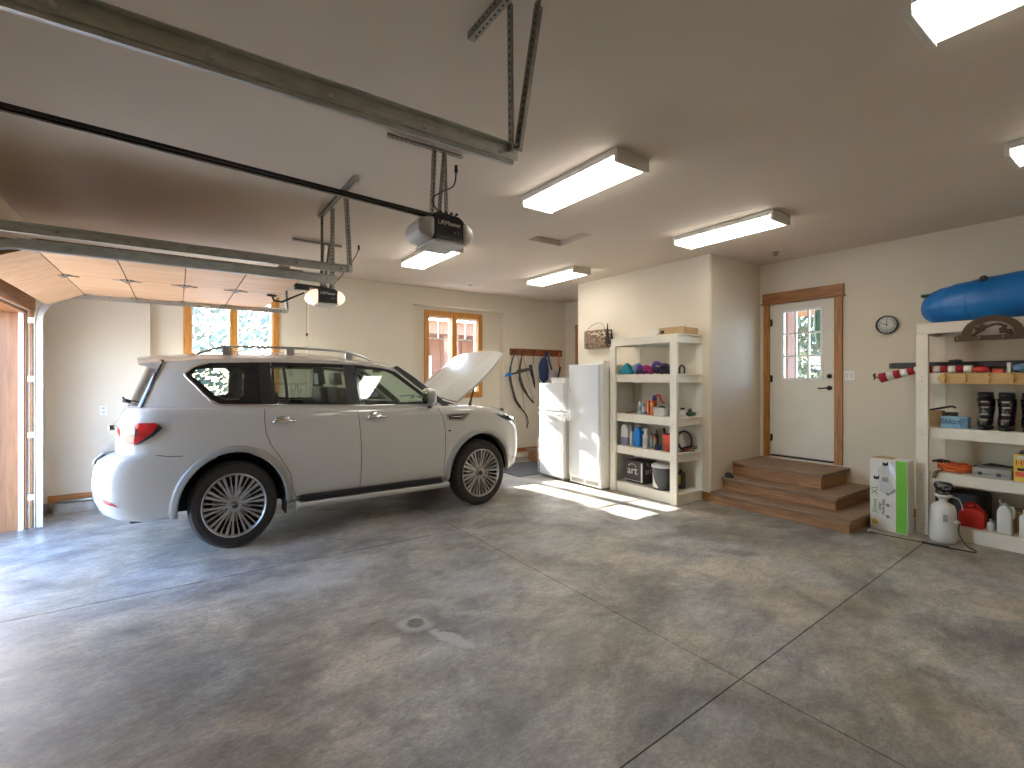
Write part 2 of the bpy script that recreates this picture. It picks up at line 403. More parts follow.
# ceiling with a recessed attic hatch
bm = B(); hx0, hx1, hy0, hy1 = 3.42, 3.92, 3.98, 4.55
for a in ((XL-.3, hx0, YF-.3, YB+.35), (hx1, XR+.3, YF-.3, YB+.35), (hx0, hx1, YF-.3, hy0), (hx0, hx1, hy1, YB+.35)):
    box(bm, *a, ZC, ZC+.2)
box(bm, hx0-.05, hx1+.05, hy0-.05, hy1+.05, ZC+.21, ZC+.25)
struct('ceiling', bm, 'ceil')
bm = B(); box(bm, hx0-.01, hx1+.01, hy0-.01, hy1+.01, ZC+.065, ZC+.09)
o = obj('attic_hatch', bm, 'ceil'); recenter(o, (3.67, 4.27, ZC+.05)); tag(o, 'square painted attic hatch panel recessed into the ceiling beyond the middle lights', 'hatch')
# back wall: piers at YB, recessed bays at YW with window openings
bays = [(-.28, 1.70, .085, 1.305, 1.24), (3.44, 5.38, 3.72, 4.96, 1.24)]   # bay x0,x1, casing x0,x1
wz0, wz1, bz = 1.25, 2.88, 2.95
bm = B()
px = [XL-.3, -.28, 1.70, 3.44, 5.38, XR+.3]
box(bm, px[0], px[1], YB, YB+.35, 0, ZC); box(bm, px[2], px[3], YB, YB+.35, 0, ZC); box(bm, px[4], px[5], YB, YB+.35, 0, ZC)
for (a, b, c0, c1, _) in bays:
    box(bm, a, b, YB, YB+.35, bz, ZC)
    box(bm, a, c0+.04, YW, YB+.35, 0, bz); box(bm, c1-.04, b, YW, YB+.35, 0, bz)
    box(bm, c0+.04, c1-.04, YW, YB+.35, 0, wz0+.04); box(bm, c0+.04, c1-.04, YW, YB+.35, wz1-.04, bz)
struct('wall_back', bm, 'wall')
def window(n, c0, c1):
    """twin casement with fir casing; glass panes divided by muntins"""
    bm = B(); w = .09; y0, y1 = YW-.02, YW+.0
    box(bm, c0, c0+w, y0, y1+.02, wz0, wz1); box(bm, c1-w, c1, y0, y1+.02, wz0, wz1)
    box(bm, c0+w, c1-w, y0, y1+.02, wz1-w, wz1); box(bm, c0+w, c1-w, y0, y1+.02, wz0, wz0+w+.02)
    m_ = (c0+c1)/2; box(bm, m_-.05, m_+.05, y0, YW+.10, wz0+w, wz1-w)
    box(bm, c0+.05, c0+w+.01, y1, YW+.16, wz0+.06, wz1-.05); box(bm, c1-w-.01, c1-.05, y1, YW+.16, wz0+.06, wz1-.05)
    box(bm, c0+.05, c1-.05, y1, YW+.16, wz1-.1, wz1-.05); box(bm, c0+.05, c1-.05, y1-.03, YW+.16, wz0+.06, wz0+.11)
    r = struct('window_%d' % n, bm, 'fir_z', bevel=.004)
    for a, b in ((c0+w, m_-.05), (m_+.05, c1-w)):
        f = B(); z0, z1 = wz0+.11, wz1-.1; t = .024
        box(f, a+.01, a+t, YW+.05, YW+.10, z0, z1); box(f, b-t, b-.01, YW+.05, YW+.10, z0, z1)
        box(f, a+t, b-t, YW+.05, YW+.10, z0, z0+t); box(f, a+t, b-t, YW+.05, YW+.10, z1-t, z1)
        box(f, a+t, b-t, YW+.06, YW+.085, z1-.42, z1-.395); mm = (a+b)/2; box(f, mm-.009, mm+.009, YW+.06, YW+.085, z1-.42, z1-t)
        sash = obj('sash', f, 'muntin', r)
        p = B(); box(p, a+.02, b-.02, YW+.072, YW+.077, z0+.02, z1-.02); obj('pane', p, 'glass', sash)
window(1, bays[0][2], bays[0][3]); window(2, bays[1][2], bays[1][3])
# garage-door wall (left)
oy0, oy1, oz = 4.66, 7.27, 2.36
bm = B(); box(bm, XL-.3, XL, YF-.3, oy0, 0, ZC); box(bm, XL-.3, XL, oy1, YB+.35, 0, ZC); box(bm, XL-.3, XL, oy0, oy1, oz, ZC)
struct('wall_left', bm, 'wall')
bm = B()   # fir jamb lining the opening + header
box(bm, XL-.30, XL-.02, oy1-.03, oy1+.002, 0, oz); box(bm, XL-.30, XL-.02, oy0-.002, oy0+.03, 0, oz); box(bm, XL-.30, XL-.02, oy0, oy1, oz-.03, oz+.002)
box(bm, XL-.55, XL-.30, oy1-.16, oy1+.1, 0, oz+.1)
t = struct('trim_1', bm, 'knotty')
bm = B(); box(bm, XL-.0, XL+.025, oy0-.1, oy1+.12, oz+.0, oz+.17); box(bm, XL, XL+.022, oy1, oy1+.05, 0, oz)
struct('trim_2', bm, 'oak_y')
bm = B(); box(bm, XL-.08, XL-.04, oy1-.048, oy1-.03, 0, oz-.03); struct('trim_3', bm, 'muntin')
# right wall with house door
dy0, dy1, dz0, dz1 = 2.70, 3.525, .52, 2.685
wall_d2 = (6.72, 7.52, .22, 2.62)
bm = B()
box(bm, XR, XR+.3, YF-.3, dy0, 0, ZC); box(bm, XR, XR+.3, dy1, wall_d2[0], 0, ZC); box(bm, XR, XR+.3, dy0, dy1, dz1, ZC); box(bm, XR, XR+.3, dy0, dy1, 0, dz0)
box(bm, XR, XR+.3, wall_d2[1], YB, 0, ZC); box(bm, XR, XR+.3, wall_d2[0], wall_d2[1], wall_d2[3], ZC); box(bm, XR, XR+.3, wall_d2[0], wall_d2[1], 0, wall_d2[2])
struct('wall_right', bm, 'wall')
bm = B(); box(bm, XL-.3, XR+.3, YF-.3, YF, 0, ZC); struct('wall_front', bm, 'wall')
# projecting bump-out behind the refrigerators
bm = B(); prism(bm, [(5.76+.03, 3.67), (XR-.001, 3.67), (XR-.001, 6.23), (5.76+.03, 6.23), (5.767, 6.221), (5.76, 6.20), (5.76, 3.70), (5.767, 3.679)], 'z', .001, ZC-.001)
struct('wall_bump', bm, 'wall')
# steel bracket of trims on right door
bm = B()
box(bm, XR-.025, XR-.001, dy0-.095, dy0, dz0-.01, dz1+.01); box(bm, XR-.025, XR-.001, dy1, dy1+.085, dz0-.01, dz1+.01)
struct('trim_4', bm, 'oak_z', bevel=.003)
bm = B(); box(bm, XR-.03, XR-.001, dy0-.11, dy1+.10, dz1+.01, dz1+.155); box(bm, XR-.045, XR-.001, dy0-.13, dy1+.12, dz1-.005, dz1+.012)
struct('trim_5', bm, 'oak_y', bevel=.003)
# door 1: slab with nine-lite window
ly0, ly1, lz0, lz1 = 2.86, 3.35, 1.62, 2.56
bm = B(); X0, X1 = XR+.015, XR+.06
box(bm, X0, X1, dy0+.005, ly0, dz0+.025, dz1-.005); box(bm, X0, X1, ly1, dy1-.02, dz0+.025, dz1-.005)
box(bm, X0, X1, ly0, ly1, dz0+.025, lz0); box(bm, X0, X1, ly0, ly1, lz1, dz1-.005)
door = struct('door_1', bm, 'doorwhite')
bm = B(); box(bm, X0-.012, X1, ly0-.02, ly0+.012, lz0-.02, lz1+.02); box(bm, X0-.012, X1, ly1-.012, ly1+.02, lz0-.02, lz1+.02)
box(bm, X0-.012, X1, ly0+.012, ly1-.012, lz0-.02, lz0+.012); box(bm, X0-.012, X1, ly0+.012, ly1-.012, lz1-.012, lz1+.02)
for k in (1, 2):
    yy = ly0+(ly1-ly0)*k/3; zz = lz0+(lz1-lz0)*k/3
    box(bm, X0-.004, X1-.01, yy-.011, yy+.011, lz0+.012, lz1-.012); box(bm, X0-.003, X1-.011, ly0+.012, ly1-.012, zz-.013, zz+.013)
fr = obj('lite_frame', bm, 'muntin', door, bevel=.002)
bm = B(); box(bm, X0+.02, X0+.024, ly0, ly1, lz0, lz1); obj('pane', bm, 'glass', fr)
bm = B(); lathe(bm, [(.001, -.03), (.022, -.03), (.031, -.012), (.031, 0)], (X0, dy0+.065, 1.655), 'x', 20); obj('deadbolt', bm, 'bronze', door)
bm = B(); lathe(bm, [(.001, -.02), (.022, -.02), (.032, -.008), (.032, 0)], (X0, dy0+.065, 1.50), 'x', 20)
tube(bm, [(X0-.01, dy0+.065, 1.50), (X0-.05, dy0+.07, 1.50), (X0-.055, dy0+.11, 1.497), (X0-.05, dy0+.16, 1.492), (X0-.045, dy0+.185, 1.497)], .009, 8, sub=4)
obj('lever_handle', bm, 'bronze', door)
for z in (.78, 1.62, 2.42):
    bm = B(); cyl(bm, (X0-.014, dy1-.012, z-.05), (X0-.014, dy1-.012, z+.05), .008, n=8); box(bm, X0-.012, X0-.001, dy1-.028, dy1-.002, z-.045, z+.045); obj('hinge', bm, 'bronze', door)
bm = B(); box(bm, XR, XR+.1, dy0, dy1, dz0-.005, dz0+.02); obj('threshold', bm, 'bronze', door)
bm = B(); box(bm, XR+.01, XR+.1, dy1-.018, dy1, dz0+.02, dz1); box(bm, XR+.01, XR+.1, dy0, dy1, dz1-.004, dz1); struct('trim_6', bm, 'muntin')
# door 2 in the alcove
bm = B(); a, b, c, d = wall_d2; box(bm, XR+.02, XR+.06, a+.01, b-.01, c+.01, d-.01)
d2 = struct('door_2', bm, 'doorwhite')
bm = B(); lathe(bm, [(.001, -.05), (.02, -.05), (.028, -.03), (.01, -.015), (.03, -.004), (.03, 0)], (XR+.02, a+.08, 1.2), 'x', 16); obj('door_knob', bm, 'bronze', d2)
bm = B(); box(bm, XR-.025, XR-.001, a-.09, a, c, d+.02); box(bm, XR-.025, XR-.001, b, b+.09, c, d+.02); box(bm, XR-.03, XR-.001, a-.1, b+.1, d+.02, d+.14)
struct('trim_7', bm, 'oak_z')
# baseboards + concrete curb
bm = B(); box(bm, XL, 5.6, YB-.03, YB-.001, 0, .115); box(bm, XL+.001, XL+.03, oy1+.07, YB-.03, 0, .11); box(bm, -.28, 1.70, YB-.03, YW, 0, .115); box(bm, 3.44, 5.38, YB-.03, YW, 0, .115)
struct('trim_8', bm, 'curb')
bm = B(); box(bm, XL+.03, XR, YB-.016, YB-.001, .116, .2); struct('baseboard_back', bm, 'oak_x')
bm = B(); box(bm, 5.744, 5.759, 3.672, 6.2, .02, .12); struct('baseboard_bump', bm, 'oak_y')
bm = B(); box(bm, XR-.016, XR-.001, YF+.01, 2.0, .02, .12); struct('baseboard_right', bm, 'oak_y')
bm = B(); tube(bm, [(-1.15, YB-.10, .135), (-.5, YB-.10, .135)], .016, 8)
single('metal_pipe', bm, 'galv', 'short galvanised pipe lying on the concrete curb at the foot of the back wall', 'pipe', (-.8, YB-.10, .119))
bm = B(); box(bm, -1.2, -.45, YB-.16, YB-.031, 0, .118)
struct('trim_9', bm, 'curb')

# ------------------------------------------------------------------ steps
st = thing('wooden_steps', 'three-tread brown wooden steps leading up to the white house door', 'steps', (6.4, 2.9, 0))
S3 = [(5.73, 2.055, 3.665, .15), (5.99, 2.28, 3.66, .305), (6.24, 2.53, 3.655, .49)]
zprev = 0
for i, (sx, y0, y1, z) in enumerate(S3):
    if i == 0: y1 = 3.72
    bm = B(); xb = XR-.003 
    if i == 0: prism(bm, [(sx+.035, y0+.035), (xb, y0+.035), (xb, 3.66), (5.752, 3.66), (5.752, y1), (sx+.035-.02, y1)], 'z', zprev, z-.035)
    else: box(bm, sx+.035, xb, y0+.035, 3.66, zprev+.0005, z-.035)
    obj('riser', bm, 'riser', st)
    bm = B(); box(bm, sx, xb, y0, 3.66, z-.035, z)
    obj('tread', bm, 'tread', st, bevel=.006)
    zprev = z
bm = B(); lathe(bm, [(.001, 0), (.035, 0), (.045, .02), (.04, .05), (.02, .062), (.001, .064)], (6.06, 3.60, .306), 'z', 14); lathe(bm, [(.001, 0), (.02, 0), (.025, .02), (.015, .04), (.001, .04)], (6.03, 3.54, .306), 'z', 10)
single('ornament', bm, 'blackg', 'small dark glossy object at the left end of the middle wooden step', 'ornament', (6.06, 3.60, .306))

# ------------------------------------------------------------------ ceiling lights
def fixture(x, y, label):
    t = thing('ceiling_light', label, 'ceiling light', (x, y, ZC), 'fluorescent ceiling lights')
    w, l, h = .175, .575, .10
    bm = B(); box(bm, x-w, x+w, y-l, y-l+.03, ZC-h, ZC-.001); box(bm, x-w, x+w, y+l-.03, y+l, ZC-h, ZC-.001); box(bm, x-w, x+w, y-l+.03, y+l-.03, ZC-.036, ZC-.001)
    obj('housing', bm, 'fixture', t, bevel=.004)
    bm = B(); box(bm, x-w, x-w+.004, y-l+.031, y+l-.031, ZC-.052, ZC-.0365); box(bm, x+w-.004, x+w, y-l+.031, y+l-.031, ZC-.052, ZC-.0365)
    obj('side_rail', bm, 'fixture', t)
    bm = B(); prism(bm, [(x-w+.004, ZC-.0525), (x-w+.004, ZC-.07), (x-w+.03, ZC-h+.006), (x+w-.03, ZC-h+.006), (x+w-.004, ZC-.07), (x+w-.004, ZC-.0525)], 'y', y-l+.031, y+l-.031)
    obj('diffuser', bm, 'shield', t)
    return t
f0 = fixture(2.73, 2.93, 'lit fluorescent ceiling light nearest the door opener, centre of the ceiling')
for dx, dy, lb in ((2.18, 0, 'lit fluorescent ceiling light in front of the wall corner by the white shelving'), (0, 2.83, 'lit fluorescent ceiling light behind the nearer door opener, towards the window wall'),
                   (2.18, 2.85, 'lit fluorescent ceiling light above the refrigerators'), (0, -2.78, 'large fluorescent ceiling light at the top right corner of the photo'),
                   (2.18, -2.73, 'fluorescent ceiling light cut by the right edge of the photo above the blue tube')):
    c_ = dup(f0, (dx, dy, 0), lb)
    if dy < -1:                      # the two nearest fixtures burn dimmer than the rest
        for ch in c_.children:
            if ch.name.startswith('diffuser'): ch.data = ch.data.copy(); ch.data.materials[0] = M['shield_dim']
bm = B(); lathe(bm, [(.001, -.055), (.012, -.055), (.02, -.04), (.03, -.04), (.034, -.03), (.014, -.02), (.014, -.008), (.045, -.006), (.045, -.001)], (6.39, 3.15, ZC), 'z', 20)
single('fire_sprinkler', bm, 'galvd', 'small round sprinkler head on the ceiling near the door corner', 'sprinkler', (6.39, 3.15, ZC))
bm = B(); lathe(bm, [(.001, -.03), (.03, -.028), (.04, -.012), (.045, -.001)], (4.25, 7.35, ZC), 'z', 20)
single('ceiling_sensor', bm, 'muntin', 'tiny white round sensor on the ceiling near the back window', 'sensor', (4.25, 7.35, ZC))

# ------------------------------------------------------------------ overhead door, tracks, openers
def angle_iron(bm, p0, p1, w=.03, t=.003, side=(0, 0, 1), holes=True):
    """L-profile with a row of punched holes on both legs"""
    p0, p1 = Vector(p0), Vector(p1); d = (p1-p0).normalized(); s = Vector(side); s = (s-d*s.dot(d)).normalized(); q = d.cross(s)
    def slabp(a, b, ta, tb):
        c = [p0+a*0, p0+a*1, p1+a*1, p1+a*0]
        vs_ = [bm.verts.new(v+k) for k in (b*0, b*t) for v in c]
        for f in ((0, 1, 2, 3), (7, 6, 5, 4), (0, 4, 5, 1), (1, 5, 6, 2), (2, 6, 7, 3), (3, 7, 4, 0)): bm.faces.new([vs_[i] for i in f])
    slabp(s*w, q, 0, 0); slabp(q*w, s, 0, 0)
    if holes:
        L = (p1-p0).length; n = int(L/.032)
        for i in range(1, n):
            for (a, b) in ((s, q), (q, s)):
                c = p0+d*(i*.032)+a*w*.55
                h = [c+d*.008+a*.0045, c-d*.008+a*.0045, c-d*.008-a*.0045, c+d*.008-a*.0045]
                for off in (b*(-.0006), b*(t+.0006)):
                    f = bm.faces.new([bm.verts.new(v+off) for v in h]); f.material_index = 1
def track(yc, sgn, label, name='overhead_door_track', x1=1.25, zt=2.60):
    """C-channel: horizontal run, quarter bend and vertical run. sgn=+1: channel opens towards +Y"""
    t = thing(name, label, 'door track', (XL+.06, yc, 0), 'overhead garage door tracks')
    r = .30; xv = XL+.09
    path = [(x1, zt)]; path += [(x1-(x1-xv-r)*k/6, zt) for k in range(1, 7)]
    path += [(xv+r-r*math.sin(a), zt-r+r*math.cos(a)) for a in [R(10*k) for k in range(1, 10)]]
    path += [(xv, .02)]
    prof = [(.010, -.034), (.018, -.034), (.018, -.028), (.0, -.030), (-.006, -.022), (-.006, .022), (0, .030), (.018, .028), (.018, .034), (-.002, .035), (-.010, .026), (-.010, -.026), (-.002, -.035)]
    bm = B(); rings = []
    for i, (x, z) in enumerate(path):
        a = path[min(i+1, len(path)-1)]; b = path[max(i-1, 0)]
        d = Vector((a[0]-b[0], 0, a[1]-b[1])).normalized(); n_ = Vector((-d.z, 0, d.x))
        rings.append([bm.verts.new(Vector((x, yc, z))+n_*v+Vector((0, sgn*u, 0))) for u, v in prof])
    for a, b in zip(rings, rings[1:]):
        for k in range(len(prof)): bm.faces.new((a[k], a[(k+1) % len(prof)], b[(k+1) % len(prof)], b[k]))
    bm.faces.new(rings[0]); bm.faces.new(rings[-1][::-1])
    obj('track_channel', bm, 'galv', t)
    # stiffening angle along the upper outside of the horizontal run
    bm = B(); box(bm, xv+.3, x1+.02, yc-sgn*.012, yc-sgn*.015, zt-.02, zt+.040); box(bm, xv+.3, x1+.02, yc-sgn*.012, yc-sgn*.045, zt+.037, zt+.040)
    obj('stiffening_angle', bm, 'galv', t)
    for k in range(6):
        bm = B(); cyl(bm, (x1-.08-k*.36, yc-sgn*.004, zt), (x1-.08-k*.36, yc-sgn*.024, zt), .009, n=8); obj('track_bolt', bm, 'chrome', t)
    for z in (.35, 1.02, 1.62, 2.25):
        bm = B(); box(bm, XL+.001, xv+.02, yc-sgn*.018, yc-sgn*.014, z-.03, z+.03); box(bm, XL+.001, XL+.005, yc-sgn*.02, yc-sgn*.07, z-.03, z+.03)
        obj('wall_bracket', bm, 'galv', t)
    return t
tA = track(1.78, 1, 'long galvanised door track nearest the camera, crossing the top left of the photo', zt=2.63)
tB = track(4.24, -1, 'upper of the two close parallel galvanised door tracks above the car', zt=2.575)
tC = track(4.76, 1, 'lower of two close parallel door tracks, along the near edge of the raised door', zt=2.57)
tD = track(7.16, -1, 'galvanised door track beside the back wall, curving down at the left end', zt=2.545)
def hanger(name, parts, parent):
    for p0, p1, w, side in parts:
        bm = B(); angle_iron(bm, p0, p1, w, side=side); obj('hanger_angle', bm, ['galvd', 'hole'], parent)
hanger('h', [((1.13, 1.2, ZC-.04), (1.13, 1.98, ZC-.04), .038, (0, 0, 1)), ((1.175, 1.716, ZC-.01), (1.215, 1.765, 2.64), .03, (1, 0, 0)), ((1.275, 1.65, ZC-.01), (1.245, 1.765, 2.66), .045, (1, 0, 0))], tA)
hanger('h', [((1.17, 3.9, ZC-.04), (1.17, 5.06, ZC-.04), .036, (0, 0, 1)), ((1.2, 4.29, ZC-.02), (1.23, 4.27, 2.56), .045, (1, 0, 0))], tB)
hanger('h', [((1.2, 4.72, ZC-.02), (1.22, 4.80, 2.56), .04, (1, 0, 0)), ((1.17, 4.97, ZC-.02), (1.14, 4.84, 2.58), .026, (1, 0, 0))], tC)
hanger('h', [((1.2, 7.2, ZC-.01), (1.24, 7.18, 2.56), .035, (1, 0, 0))], tD)

gd = thing('overhead_garage_door', 'raised overhead garage door with pale plywood sections under the ceiling, above the car', 'garage door', (XL+.1, 5.96, 2.3))
py0, py1, pz = 4.785, 7.135, 2.563
xs = [.97, .52, .07, -.38, -.83]
def section(x0, x1, z0a, z1a):
    bm = B(); g_ = .004
    def q(y0, y1, ta, tb, mi):
        v = [bm.verts.new(p) for p in ((x0-g_, y0, z0a+ta), (x1+g_, y0, z1a+ta), (x1+g_, y1, z1a+ta), (x0-g_, y1, z0a+ta), (x0-g_, y0, z0a+tb), (x1+g_, y0, z1a+tb), (x1+g_, y1, z1a+tb), (x0-g_, y1, z0a+tb))]
        for f, m_ in (((0, 1, 2, 3), mi), ((7, 6, 5, 4), mi), ((0, 4, 5, 1), 1), ((1, 5, 6, 2), 1), ((2, 6, 7, 3), 1), ((3, 7, 4, 0), 1)):
            F = bm.faces.new([v[i] for i in f]); F.material_index = m_
    q(py0, 5.85, 0, .07, 0); q(5.854, py1, 0, .07, 0)
    return obj('door_section', bm, ['ply', 'plyedge'], gd)
secs = []
for a, b in zip(xs, xs[1:]): secs.append(section(a, b, pz, pz))
secs.append(section(-.83, -1.15, pz, pz-.14))
for i, x in enumerate(xs[1:]):
    for y in (5.85, py1-.03, py0+.04):
        bm = B(); prism(bm, [(x-.05, y-.03), (x+.05, y-.03), (x+.05, y+.03), (x-.05, y+.03)], 'z', pz-.006, pz-.001)
        cyl(bm, (x, y-.03, pz-.012), (x, y+.03, pz-.012), .009, n=8)
        if y == 5.85: tube(bm, [(x-.11, y, pz-.012), (x-.04, y, pz-.010), (x, y, pz-.03), (x+.04, y, pz-.010), (x+.11, y, pz-.012)], .005, 6)
        else:
            s_ = 1 if y > 6 else -1
            cyl(bm, (x, y, pz+.012), (x, y+s_*.035, pz+.012), .006, n=8); cyl(bm, (x, y+s_*.02, pz+.012), (x, y+s_*.045, pz+.012), .016, n=12)
        obj('door_hinge', bm, 'galvd', gd)
bm = B(); box(bm, .80, .86, py0, py1, pz+.071, pz+.13); box(bm, .80, .86, py0, py1, pz+.13, pz+.134); obj('door_strut', bm, 'galvd', gd)
bm = B(); box(bm, XL+.03, XL+.16, oy0-.1, oy1+.05, oz+.19, oz+.23) ; obj('spring_bar', bm, 'oak_y', gd)

def opener(x, y, z, label, glow, cord=True, arm=False):
    t = thing('door_opener', label, 'garage door opener', (x, y, z), 'garage door openers')
    # dark chassis with printed side
    bm = B(); prism(bm, [(x-.10, z+.005), (x+.11, z), (x+.115, z+.15), (x+.08, z+.175), (x-.07, z+.19), (x-.11, z+.17)], 'y', y-.14, y+.14)
    obj('chassis', bm, 'blackg' if not glow else 'black', t, bevel=.006)
    bm = B(); box(bm, x-.115, x+.12, y-.146, y+.146, z-.012, z+.004); obj('bottom_plate', bm, 'lens', t, bevel=.004)
    for s in (-1, 1):
        bm = B(); e = x+s*.108
        prof = [(0, .0, .165), (.03, .0, .162), (.065, .010, .148), (.088, .03, .125), (.098, .055, .098)]
        rings = []
        for d, za, zb in prof:
            hw = .142*(1-(d/.15)**2*.55); rg = []
            for k in range(24):
                a = 2*math.pi*k/24; ca, sa = math.cos(a), math.sin(a)
                yy = math.copysign(abs(ca)**.45, ca)*hw; zz = (za+zb)/2+math.copysign(abs(sa)**.45, sa)*(zb-za)/2
                rg.append(bm.verts.new((e+s*d, y+yy, z+zz)))
            rings.append(rg)
        for a, b in zip(rings, rings[1:]):
            for k in range(24): f = bm.faces.new((a[k], a[(k+1) % 24], b[(k+1) % 24], b[k])); f.smooth = True
        bm.faces.new(rings[0]); bm.faces.new(rings[-1])
        obj('light_lens', bm, 'lensglow' if glow else 'lens', t)
    text('brand_lettering', 'LiftMaster', .042, (x+.0, y-.1475, z+.115), (1, 0, -.02), (0, 0, 1), 'inkw', t)
    text('model_mark', 'r 1', .035, (x+.055, y-.1475, z+.06), (1, 0, 0), (0, 0, 1), 'lgrey', t)
    # rail
    bm = B(); x0 = XL+.12; zr = z+.19; bz_ = z+.295
    for (yy0, yy1, za, zb) in ((-.016, .016, .016, .019), (-.016, -.013, 0, .019), (.013, .016, 0, .019), (-.022, -.013, -.002, .001), (.013, .022, -.002, .001)):
        v = [bm.verts.new(p) for p in ((x0, y+yy0, bz_+za), (x-.02, y+yy0, zr+za), (x-.02, y+yy1, zr+za), (x0, y+yy1, bz_+za), (x0, y+yy0, bz_+zb), (x-.02, y+yy0, zr+zb), (x-.02, y+yy1, zr+zb), (x0, y+yy1, bz_+zb))]
        for f in ((0, 1, 2, 3), (7, 6, 5, 4), (0, 4, 5, 1), (1, 5, 6, 2), (2, 6, 7, 3), (3, 7, 4, 0)): bm.faces.new([v[i] for i in f])
    obj('drive_rail', bm, 'railblk', t)
    bm = B(); box(bm, x0-.118, x0+.02, y-.03, y+.03, bz_-.03, bz_+.05); obj('header_bracket', bm, 'galvd', t)
    bm = B(); tube(bm, [(x0, y, bz_-.012), (x-.06, y, zr-.012)], .006, 6); obj('drive_chain', bm, 'galvd', t)
    for p0, p1, w, sd_ in (((x-.34, y+.09, ZC-.04), (x+.22, y+.09, ZC-.04), .034, (0, 0, 1)), ((x-.02, y+.08, ZC-.02), (x-.045, y+.07, z+.18), .036, (1, 0, 0)),
                      ((x+.06, y+.08, ZC-.02), (x-.03, y-.02, z+.18), .028, (1, 0, 0)), ((x+.075, y+.10, ZC-.02), (x+.065, y+.05, z+.165), .03, (1, 0, 0))):
        bm = B(); angle_iron(bm, p0, p1, w, side=sd_); obj('hanger_angle', bm, ['galvd', 'hole'], t)
    bm = B(); box(bm, x-.07, x+.09, y-.03, y+.10, z+.172, z+.190); 
    for k in range(4): tube(bm, [(x-.05+k*.04, y-.13, z+.19), (x-.05+k*.04, y-.115, z+.205), (x-.05+k*.04, y-.10, z+.19)], .006, 6)
    obj('mounting_plate', bm, 'black', t)
    if glow: pts = [(x+.05, y+.0, z+.19), (x+.15, y-.1, z+.33), (x+.24, y-.25, z+.48), (x+.29, y-.36, z+.62)]
    else: pts = [(x+.03, y, z+.19), (x-.06, y-.01, z+.30), (x+.02, y+.0, z+.38), (x+.12, y+.02, z+.45), (x+.14, y+.02, z+.55)]
    bm = B(); tube(bm, pts, .005, 6, sub=6); q = pts[-1]; cyl(bm, q, (q[0], q[1], q[2]+.05), .014, .01, n=10); obj('power_cord', bm, 'black', t)
    bm = B(); tube(bm, [(x+.02, y-.10, z-.01), (x+.025, y-.10, z-.05), (x+.015, y-.10, z-.075)], .002, 5, sub=3); obj('antenna_wire', bm, 'lgrey', t)
    return t
opener(1.49, 3.0, 2.54, 'grey unlit garage door opener hanging in the middle of the ceiling, nearer of the two', False)
o2 = opener(1.45, 5.95, 2.50, 'farther garage door opener with two glowing bulbs, hanging by the back wall windows', True)
bm = B(); tube(bm, [(.88, 5.95, 2.56), (.90, 5.95, 2.50), (.98, 5.95, 2.49), (1.22, 5.95, 2.62)], .012, 8); cyl(bm, (.84, 5.93, 2.57), (.92, 5.97, 2.57), .03, n=10)
obj('door_arm', bm, 'railblk', o2)
bm = B(); box(bm, 1.12, 1.27, 5.92, 5.98, 2.65, 2.70); obj('trolley', bm, 'black', o2)
bm = B(); cyl(bm, (1.25, 5.95, 2.15), (1.25, 5.95, 2.66), .003, n=6); lathe(bm, [(.001, 0), (.012, .004), (.016, .02), (.012, .035), (.001, .04)], (1.25, 5.95, 2.115), 'z', 10)
obj('release_cord', bm, 'rust', o2)

# ------------------------------------------------------------------ outdoors (seen through the glass)
bm = B(); box(bm, -30, 40, -20, 60, -.3, -.22); struct('ground', bm, 'gravel')
def tree(x, y, h, r, seed, label, leafm='leaf', n=2600, z0=None):
    t = thing('tree', label, 'tree', (x, y, -.22), 'trees outside the garage')
    bm = B(); tube(bm, [(x, y, -.22), (x+.05, y, h*.35), (x-.04, y+.05, h*.7), (x, y, h*.95)], [.16, .13, .08, .04], 8, sub=3)
    rn = random.Random(seed)
    for k in range(14):
        z = rn.uniform(.2, .9)*h; a = rn.uniform(0, 6.28); L = r*rn.uniform(.5, .9)*(1-z/h*.5)
        tube(bm, [(x, y, z), (x+math.cos(a)*L*.5, y+math.sin(a)*L*.5, z+.15*L), (x+math.cos(a)*L, y+math.sin(a)*L, z+.4*L)], .025, 5)
    obj('trunk', bm, 'bark', t)
    bm = B()
    for k in range(n):
        u = rn.random(); z = h*(.12+.9*u); rad = r*(1-.72*u)*math.sqrt(rn.random())*1.05; a = rn.uniform(0, 6.28)
        c = Vector((x+math.cos(a)*rad, y+math.sin(a)*rad, z)); s = rn.uniform(.09, .2)
        d = Vector((rn.gauss(0, 1), rn.gauss(0, 1), rn.gauss(0, 1))).normalized(); e = d.orthogonal().normalized(); f_ = d.cross(e)
        bm.faces.new([bm.verts.new(c+e*s), bm.verts.new(c+f_*s*.5), bm.verts.new(c-e*s*.8), bm.verts.new(c-f_*s*.5)])
    obj('foliage', bm, leafm, t)
tree(.2, 17.0, 6.6, 2.6, 1, 'pale evergreen tree outside, in the left pane of the window above the car roof')
tree(4.2, 21.5, 7.0, 2.7, 2, 'pale evergreen tree outside, in the right pane of the window above the car roof')
tree(-4.2, 23.5, 7.2, 2.6, 3, 'pale evergreen tree outside, left of the two trees facing the window')
tree(15.5, 7.2, 5.0, 2.2, 4, 'yellow-green leafy tree seen through the lower right panes of the house door', 'leafy')
tree(21.5, 9.6, 7.0, 2.4, 5, 'yellow-green leafy tree farther off, behind the other one beyond the house door', 'leafy')
